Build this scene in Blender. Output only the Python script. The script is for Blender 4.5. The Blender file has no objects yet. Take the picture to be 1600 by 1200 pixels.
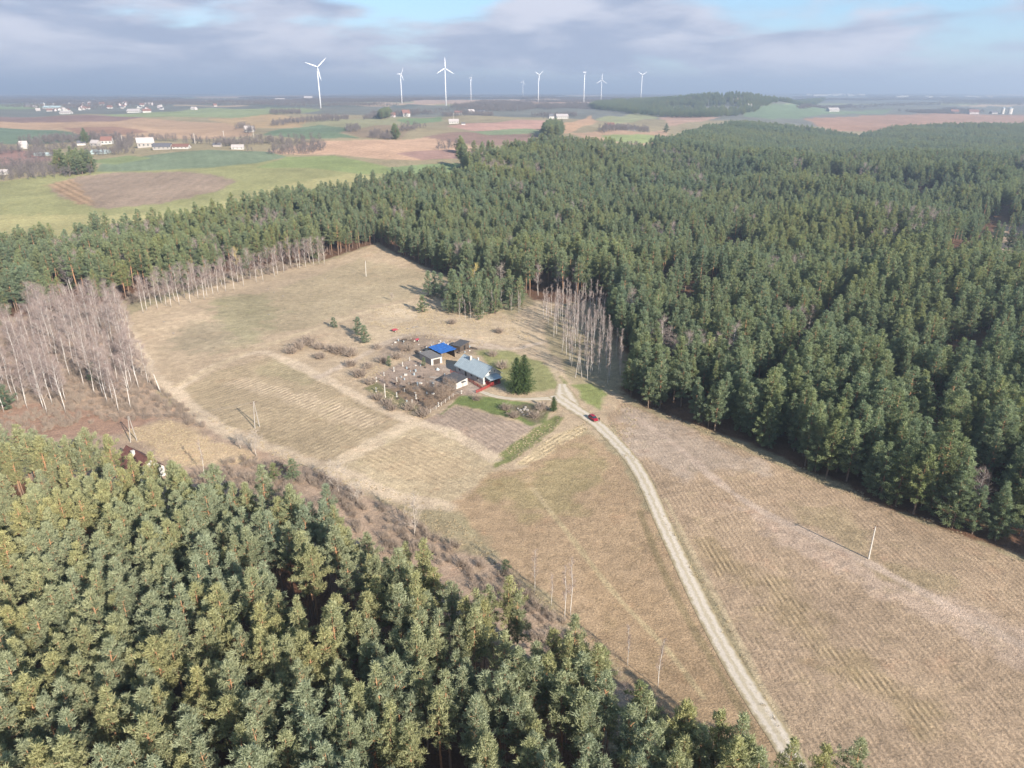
import bpy, math, random
import numpy as np
from mathutils import Vector, Matrix

R = math.radians
scn = bpy.context.scene
COL = scn.collection

# ------------------------------------------------------------------ camera
FPX, PITCH, CAMH = 1130.0, R(22.0), 100.0
cam_d = bpy.data.cameras.new("camera")
cam = bpy.data.objects.new("camera", cam_d)
COL.objects.link(cam)
cam.location = (0, 0, CAMH)
cam.rotation_euler = (R(90) - PITCH, 0, 0)
cam_d.sensor_width = 36.0
cam_d.lens = FPX / 1600 * 36
cam_d.clip_start = 1.0
cam_d.clip_end = 60000
scn.camera = cam

# ------------------------------------------------------------------ exposure / render settings
vs = scn.view_settings
vs.view_transform = 'Standard'
vs.look = 'None'
vs.exposure = 1.37
vs.gamma = 1.0
vs.use_curve_mapping = False
cy = scn.cycles
cy.max_bounces = 5
cy.diffuse_bounces = 3
cy.glossy_bounces = 2
cy.transmission_bounces = 3
cy.transparent_max_bounces = 6
cy.volume_bounces = 0
cy.use_denoising = True
cy.caustics_reflective = False
cy.caustics_refractive = False

# ------------------------------------------------------------------ sun
SUN_EL = R(25.0)
SUN_AZ = math.atan2(-0.789, 0.613)            # direction towards the sun in the XY plane
sun_vec = Vector((math.cos(SUN_AZ) * math.cos(SUN_EL), math.sin(SUN_AZ) * math.cos(SUN_EL), math.sin(SUN_EL)))
sun_d = bpy.data.lights.new("sun", 'SUN')
sun = bpy.data.objects.new("sun", sun_d)
COL.objects.link(sun)
sun_d.energy = 5.0
sun_d.angle = R(0.6)
sun_d.color = (1.0, 0.925, 0.81)
sun.rotation_euler = sun_vec.to_track_quat('Z', 'Y').to_euler()
sun.location = (300, -400, 400)

# ------------------------------------------------------------------ world: sky with low broken cloud
world = bpy.data.worlds.new("World")
scn.world = world
world.use_nodes = True
wt = world.node_tree
wt.nodes.clear()


def N(t, typ, **kw):
    n = t.nodes.new(typ)
    for k, v in kw.items():
        setattr(n, k, v)
    return n


def setin(n, **kw):
    for k, v in kw.items():
        n.inputs[k.replace('_', ' ')].default_value = v


def L(t, a, b):
    t.links.new(a, b)


def mathn(t, op, a, b=None, c=None, clamp=False):
    n = t.nodes.new('ShaderNodeMath')
    n.operation = op
    n.use_clamp = clamp
    for i, s in enumerate((a, b, c)):
        if s is None:
            continue
        if isinstance(s, (int, float)):
            n.inputs[i].default_value = s
        else:
            t.links.new(s, n.inputs[i])
    return n.outputs[0]


def maprange(t, val, a, b, c, d, smooth=True):
    n = t.nodes.new('ShaderNodeMapRange')
    n.interpolation_type = 'SMOOTHSTEP' if smooth else 'LINEAR'
    t.links.new(val, n.inputs[0])
    for i, s in enumerate((a, b, c, d)):
        n.inputs[i + 1].default_value = s
    return n.outputs[0]


def mixc(t, fac, a, b, mode='MIX'):
    n = t.nodes.new('ShaderNodeMix')
    n.data_type = 'RGBA'
    n.blend_type = mode
    n.clamp_factor = True
    for s, idx in ((fac, 0), (a, 6), (b, 7)):
        if isinstance(s, (int, float)):
            n.inputs[idx].default_value = s
        elif isinstance(s, (tuple, list)):
            n.inputs[idx].default_value = (*s[:3], 1)
        else:
            t.links.new(s, n.inputs[idx])
    return n.outputs[2]


sky = N(wt, 'ShaderNodeTexSky', sky_type='NISHITA', sun_disc=False)
sky.sun_elevation = SUN_EL
sky.sun_rotation = math.pi / 2 - SUN_AZ
sky.altitude = 150
sky.air_density = 1.0
sky.dust_density = 0.6
sky.ozone_density = 1.5
tc = N(wt, 'ShaderNodeTexCoord')
sep = N(wt, 'ShaderNodeSeparateXYZ')
L(wt, tc.outputs['Generated'], sep.inputs[0])
dz = sep.outputs['Z']
az = mathn(wt, 'ARCTAN2', sep.outputs['X'], sep.outputs['Y'])      # 0 straight ahead, + to the right
cmb = N(wt, 'ShaderNodeCombineXYZ')
L(wt, sep.outputs['X'], cmb.inputs[0])
L(wt, sep.outputs['Y'], cmb.inputs[1])
L(wt, mathn(wt, 'MULTIPLY', dz, 4.2), cmb.inputs[2])
n1 = N(wt, 'ShaderNodeTexNoise', noise_dimensions='3D')
setin(n1, Scale=4.3, Detail=7.0, Roughness=0.5, Distortion=0.15)
mp1 = N(wt, 'ShaderNodeMapping')
mp1.inputs['Location'].default_value = (0.7, 0.2, 0.33)
L(wt, cmb.outputs[0], mp1.inputs[0])
L(wt, mp1.outputs[0], n1.inputs['Vector'])
n2 = N(wt, 'ShaderNodeTexNoise', noise_dimensions='3D')
setin(n2, Scale=6.5, Detail=6.0, Roughness=0.55, Distortion=0.2)
mp2 = N(wt, 'ShaderNodeMapping')
mp2.inputs['Location'].default_value = (3.1, 1.2, -0.4)
L(wt, cmb.outputs[0], mp2.inputs[0])
L(wt, mp2.outputs[0], n2.inputs['Vector'])
# the cloud deck thins out upwards and towards the right of the view
thin = mathn(wt, 'ADD', mathn(wt, 'MULTIPLY', maprange(wt, dz, 0.055, 0.13, 0, 1), 0.13),
             mathn(wt, 'MULTIPLY', maprange(wt, az, 0.32, 0.60, 0, 1), 0.16))
cover = maprange(wt, mathn(wt, 'SUBTRACT', n1.outputs['Fac'], thin), 0.30, 0.46, 0, 1)
ccol = mixc(wt, maprange(wt, n2.outputs['Fac'], 0.36, 0.66, 0, 1), (1.65, 1.88, 2.55), (3.0, 3.04, 3.5))
low = maprange(wt, dz, 0.0, 0.035, 1, 0)
ccol = mixc(wt, mathn(wt, 'MULTIPLY', low, 0.85), ccol, (1.62, 1.9, 2.55))
cover = mathn(wt, 'MAXIMUM', cover, mathn(wt, 'MULTIPLY', maprange(wt, dz, 0.01, 0.05, 1, 0), 0.8))
skyc = mixc(wt, 0.6, sky.outputs[0], (0.55, 1.6, 3.0))
final = mixc(wt, mathn(wt, 'MULTIPLY', cover, 0.95), skyc, ccol)
bg = N(wt, 'ShaderNodeBackground')
bg.inputs['Strength'].default_value = 0.10
L(wt, final, bg.inputs['Color'])
wo = N(wt, 'ShaderNodeOutputWorld')
L(wt, bg.outputs[0], wo.inputs['Surface'])

# ------------------------------------------------------------------ helpers
rng = np.random.default_rng(11)
random.seed(5)
CP, SP = math.cos(PITCH), math.sin(PITCH)


def lin(c, k=1.0):
    out = []
    for v in c:
        v = v / 255.0
        v = v / 12.92 if v <= 0.04045 else ((v + 0.055) / 1.055) ** 2.4
        out.append(v * k)
    return out


def tag(o, label=None, cat=None, group=None, kind=None):
    if label: o["label"] = label
    if cat: o["category"] = cat
    if group: o["group"] = group
    if kind or cat: o["kind"] = kind or "thing"
    return o


def empty(name, loc=(0, 0, 0), rz=0.0, scale=1.0):
    o = bpy.data.objects.new(name, None)
    COL.objects.link(o)
    o.location = loc
    o.rotation_euler = (0, 0, rz)
    o.scale = (scale,) * 3
    o.empty_display_size = 0.5
    return o


def child(name, mesh, parent=None):
    o = bpy.data.objects.new(name, mesh)
    COL.objects.link(o)
    if parent is not None:
        o.parent = parent
    return o


class MB:
    """collects shapes; build() links them as one mesh object"""
    def __init__(s):
        s.v, s.f, s.m = [], [], []

    def add(s, vs_, fs, mi=0):
        b = len(s.v)
        s.v += [tuple(p) for p in vs_]
        s.f += [tuple(i + b for i in f) for f in fs]
        s.m += [mi] * len(fs)
        return s

    def box(s, c, d, rz=0.0, mi=0, tilt=0.0):
        x, y, z = d[0] / 2, d[1] / 2, d[2] / 2
        ca, sa = math.cos(rz), math.sin(rz)
        P = []
        for px, py, pz in ((-x, -y, -z), (x, -y, -z), (x, y, -z), (-x, y, -z), (-x, -y, z), (x, -y, z), (x, y, z), (-x, y, z)):
            if tilt:
                px, pz = px * math.cos(tilt) + pz * math.sin(tilt), -px * math.sin(tilt) + pz * math.cos(tilt)
            P.append((c[0] + px * ca - py * sa, c[1] + px * sa + py * ca, c[2] + pz))
        return s.add(P, [(0, 3, 2, 1), (4, 5, 6, 7), (0, 1, 5, 4), (1, 2, 6, 5), (2, 3, 7, 6), (3, 0, 4, 7)], mi)

    def tube(s, p0, p1, r0, r1, n=6, mi=0, caps=True):
        p0, p1 = Vector(p0), Vector(p1)
        d = (p1 - p0).normalized()
        a = d.orthogonal().normalized()
        b = d.cross(a)
        P = []
        for p, r in ((p0, r0), (p1, r1)):
            for k in range(n):
                t = 2 * math.pi * k / n
                P.append(p + a * (r * math.cos(t)) + b * (r * math.sin(t)))
        F = [(k, (k + 1) % n, n + (k + 1) % n, n + k) for k in range(n)]
        if caps:
            F += [tuple(range(n - 1, -1, -1)), tuple(range(n, 2 * n))]
        return s.add(P, F, mi)

    def path(s, pts, rad, n=6, mi=0):
        pts = [Vector(p) for p in pts]
        P, F = [], []
        for i, p in enumerate(pts):
            d = (pts[min(i + 1, len(pts) - 1)] - pts[max(i - 1, 0)]).normalized()
            a = Vector((1, 0, 0)) - d * d.x
            if a.length < 0.2:
                a = Vector((0, 1, 0)) - d * d.y
            a.normalize()
            b = d.cross(a)
            for k in range(n):
                t = 2 * math.pi * k / n
                P.append(p + a * (rad[i] * math.cos(t)) + b * (rad[i] * math.sin(t)))
        for i in range(len(pts) - 1):
            for k in range(n):
                F.append((i * n + k, i * n + (k + 1) % n, (i + 1) * n + (k + 1) % n, (i + 1) * n + k))
        F.append(tuple(range(n - 1, -1, -1)))
        F.append(tuple((len(pts) - 1) * n + k for k in range(n)))
        return s.add(P, F, mi)

    def prism(s, prof, axis, a, b, mi=0):
        """profile in two coordinates extruded along the third"""
        n = len(prof)
        P = []
        for t in (a, b):
            for p in prof:
                P.append((t, p[0], p[1]) if axis == 'x' else ((p[0], t, p[1]) if axis == 'y' else (p[0], p[1], t)))
        F = [(k, (k + 1) % n, n + (k + 1) % n, n + k) for k in range(n)] + [tuple(range(n - 1, -1, -1)), tuple(range(n, 2 * n))]
        return s.add(P, F, mi)

    def mesh(s, name, mats, smooth=False):
        me = bpy.data.meshes.new(name)
        me.from_pydata(s.v, [], s.f)
        if not isinstance(mats, (list, tuple)):
            mats = [mats]
        for m in mats:
            me.materials.append(m)
        if len(mats) > 1:
            me.polygons.foreach_set('material_index', s.m)
        if smooth:
            me.polygons.foreach_set('use_smooth', [True] * len(s.f))
        bm_fix(me)
        me.update()
        return me

    def build(s, name, mats, parent=None, smooth=False):
        return child(name, s.mesh(name, mats, smooth), parent)


def bm_fix(me):
    import bmesh
    b = bmesh.new()
    b.from_mesh(me)
    bmesh.ops.recalc_face_normals(b, faces=b.faces)
    b.to_mesh(me)
    b.free()


def new_mat(name):
    m = bpy.data.materials.new(name)
    m.use_nodes = True
    t = m.node_tree
    b = t.nodes['Principled BSDF']
    b.inputs['Specular IOR Level'].default_value = 0.2
    return m, t, b


def simple(name, col, rough=0.8, var=0.18, scale=1.2, metal=0.0, spec=0.25, bump=0.0, srgb=True, k=0.62):
    """plain procedural material: colour broken up by two scales of noise"""
    m, t, b = new_mat(name)
    c = lin(col, k) if srgb else list(col)
    tcn = N(t, 'ShaderNodeTexCoord')
    a = N(t, 'ShaderNodeTexNoise'); setin(a, Scale=scale, Detail=6.0, Roughness=0.65)
    L(t, tcn.outputs['Object'], a.inputs['Vector'])
    lo = [x * (1 - var) for x in c]
    hi = [x * (1 + var) for x in c]
    L(t, mixc(t, maprange(t, a.outputs['Fac'], 0.3, 0.7, 0, 1), lo, hi), b.inputs['Base Color'])
    b.inputs['Roughness'].default_value = rough
    b.inputs['Metallic'].default_value = metal
    b.inputs['Specular IOR Level'].default_value = spec
    if bump:
        bp = N(t, 'ShaderNodeBump'); setin(bp, Strength=bump, Distance=0.05)
        L(t, a.outputs['Fac'], bp.inputs['Height'])
        L(t, bp.outputs[0], b.inputs['Normal'])
    return m


# ------------------------------------------------------------------ terrain height
TY = np.array([0, 300, 450, 520, 560, 650, 720, 800, 900, 1000, 1200, 1400, 1700, 2000, 2300, 2700, 3200, 4000, 6000, 12000, 40000], float)
TA = np.array([-0.76, -0.46, -0.15, 0.10, 0.37, 0.76])
TZ = np.array([
    [0, 0, 0, 0, 0, 0], [0, 0, 0, 0, 0, 0], [2, 1, 0, 0, 1, 2], [6, 3, 8, 3, 2, 3], [9, 6, 13, 5, 3, 4],
    [14, 14, 24, 8, 4, 5], [17, 20, 25, 10, 5, 6], [21, 25, 33, 13, 6, 7], [28, 30, 35, 19, 14, 14],
    [34, 35, 36, 24, 12, 13], [40, 40, 39, 30, -6, -4], [44, 43, 41, 34, -6, -4], [46, 45, 45, 38, -2, -2],
    [47, 47, 48, 42, 3, 2], [46, 52, 53, 46, 8, 6], [44, 56, 60, 54, 14, 12], [44, 54, 60, 56, 24, 22],
    [46, 52, 59, 57, 36, 34], [48, 52, 58, 58, 42, 40], [50, 53, 58, 58, 58, 57], [50, 53, 58, 58, 58, 57]], float)
GA = np.linspace(-1.6, 1.6, 241)
GL = np.linspace(math.log(30), math.log(40000), 420)
_tmp = np.stack([np.interp(np.exp(GL), TY, TZ[:, j]) for j in range(len(TA))], 1)
GZ = np.stack([np.interp(GA, TA, _tmp[i]) for i in range(len(GL))], 0)
for _ in range(3):
    k = np.ones(9) / 9
    p = np.pad(GZ, ((4, 4), (0, 0)), 'edge')
    GZ = sum(p[i:i + len(GL)] for i in range(9)) / 9
    p = np.pad(GZ, ((0, 0), (6, 6)), 'edge')
    GZ = sum(p[:, i:i + len(GA)] for i in range(13)) / 13


def sstep(x, a, b):
    t = np.clip((x - a) / (b - a), 0, 1)
    return t * t * (3 - 2 * t)


def HT(X, Y):
    X = np.asarray(X, float); Y = np.asarray(Y, float)
    Yc = np.maximum(Y, 31.0)
    a = np.clip(X / Yc, -1.599, 1.599)
    fi = (np.log(np.minimum(Yc, 39000)) - GL[0]) / (GL[1] - GL[0])
    fj = (a - GA[0]) / (GA[1] - GA[0])
    i = np.clip(fi.astype(int), 0, len(GL) - 2); j = np.clip(fj.astype(int), 0, len(GA) - 2)
    u = fi - i; w = fj - j
    z = GZ[i, j] * (1 - u) * (1 - w) + GZ[i + 1, j] * u * (1 - w) + GZ[i, j + 1] * (1 - u) * w + GZ[i + 1, j + 1] * u * w
    far = sstep(Y, 480, 760) * (1 - 0.6 * sstep(Y, 4000, 9000))
    z = z + far * (2.4 * np.sin(X / 71 + 1.3 * np.sin(Y / 190)) * np.sin(Y / 83 + 0.7) + 1.6 * np.sin(X / 39 + Y / 57 + 2) + 2.5 * np.sin(X / 210 - Y / 260))
    z = z + 52 * np.exp(-((a - 0.29) / 0.10) ** 2 - ((Y - 3000) / 420) ** 2) + 14 * np.exp(-((a - 0.30) / 0.09) ** 2 - ((Y - 2050) / 260) ** 2) + 12 * np.exp(-((a - 0.62) / 0.12) ** 2 - ((Y - 2000) / 260) ** 2)
    near = 1 - sstep(Y, 480, 760)
    z = z + near * (0.35 * np.sin(X / 13 + 0.6) * np.sin(Y / 17) + 0.5 * np.sin(X / 37 + Y / 29))
    fm = sstep(X - 0.06 * Y, 30, 110) * sstep(Y + 0.75 * X, 330, 420) * (1 - sstep(Y, 800, 1000))
    z = z + fm * (8.5 * np.sin(X / 40 + Y / 66) * np.sin(Y / 52 - X / 95 + 1.0) + 2.2 * np.sin(X / 19 + 2) * np.sin(Y / 27) - 1.0)
    return z


def h1(x, y):
    return float(HT(np.array([x]), np.array([y]))[0])


_YS = np.geomspace(45, 30000, 2600)


def G(u, v):
    """ground point seen at photo pixel u, v"""
    xc = (u - 800) / FPX
    yc = (v - 600) / FPX
    dy = CP - yc * SP
    dzz = -SP - yc * CP
    t = _YS / dy
    X = xc * t
    zr = CAMH + dzz * t
    d = zr - HT(X, _YS)
    w = np.nonzero(d < 0)[0]
    if len(w) == 0 or w[0] == 0:
        i = len(_YS) - 1 if len(w) == 0 else 0
        return Vector((X[i], _YS[i], h1(X[i], _YS[i])))
    i = w[0]
    f = d[i - 1] / (d[i - 1] - d[i])
    Y = _YS[i - 1] * (1 - f) + _YS[i] * f
    x = xc * Y / dy
    return Vector((x, Y, h1(x, Y)))


def GP(pts):
    return np.array([G(u, v)[:2] for u, v in pts])


def inside(P, X, Y):
    r = np.zeros(X.shape, bool)
    n = len(P)
    j = n - 1
    for i in range(n):
        xi, yi = P[i]; xj, yj = P[j]
        c = ((yi > Y) != (yj > Y))
        if yj != yi:
            r ^= c & (X < (xj - xi) * (Y - yi) / (yj - yi) + xi)
        j = i
    return r


def sdist(P, X, Y):
    d2 = np.full(X.shape, 1e18)
    n = len(P)
    for i in range(n):
        ax, ay = P[i]; bx, by = P[(i + 1) % n]
        ex, ey = bx - ax, by - ay
        l2 = ex * ex + ey * ey + 1e-9
        t = np.clip(((X - ax) * ex + (Y - ay) * ey) / l2, 0, 1)
        d2 = np.minimum(d2, (X - ax - t * ex) ** 2 + (Y - ay - t * ey) ** 2)
    d = np.sqrt(d2)
    return np.where(inside(P, X, Y), d, -d)


def vnoise(X, Y, s, seed=0):
    """smooth value noise 0..1"""
    r = np.random.default_rng(seed)
    T = r.random((64, 64))
    x = X / s; y = Y / s
    i = np.floor(x).astype(int); j = np.floor(y).astype(int)
    u = x - i; w = y - j
    u = u * u * (3 - 2 * u); w = w * w * (3 - 2 * w)
    g = lambda a, b: T[a % 64, b % 64]
    return g(i, j) * (1 - u) * (1 - w) + g(i + 1, j) * u * (1 - w) + g(i, j + 1) * (1 - u) * w + g(i + 1, j + 1) * u * w

# ------------------------------------------------------------------ ground: fields, meadows and bare soil
FOREST_NEAR = [(-500, 770), (0, 738), (130, 762), (300, 825), (420, 850), (540, 880), (640, 925), (700, 968), (800, 1015), (880, 1085),
               (960, 1160), (1060, 1235), (1180, 1300), (1330, 1320), (1360, 1450), (-900, 1450)]
FOREST_MAIN = [(500, 408), (590, 380), (620, 398), (690, 428), (720, 440), (800, 452), (838, 470), (872, 474), (935, 470), (950, 500),
               (972, 548), (990, 588), (966, 612), (1000, 634), (1100, 668), (1200, 706), (1300, 750), (1400, 796), (1500, 832), (1600, 870),
               (1750, 932), (2100, 1100), (2600, 1000), (2600, 300), (2000, 262), (1600, 258), (1300, 258), (1040, 252), (930, 236), (860, 236),
               (740, 253), (715, 262), (748, 292), (680, 293), (600, 302), (500, 325), (400, 345), (300, 368), (200, 384), (0, 404),
               (-400, 430), (-400, 560), (0, 500), (100, 482), (190, 470), (260, 458), (350, 430), (430, 414)]
FOREST_FAR = [(1015, 236), (1100, 208), (1170, 199), (1270, 210), (1340, 222), (1410, 206), (1600, 203), (2000, 203), (2000, 255), (1300, 252), (1040, 250)]
SAND_GAP = [(1528, 392), (1560, 425), (1610, 465), (1760, 560), (1800, 430), (1600, 340), (1560, 352)]

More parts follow.
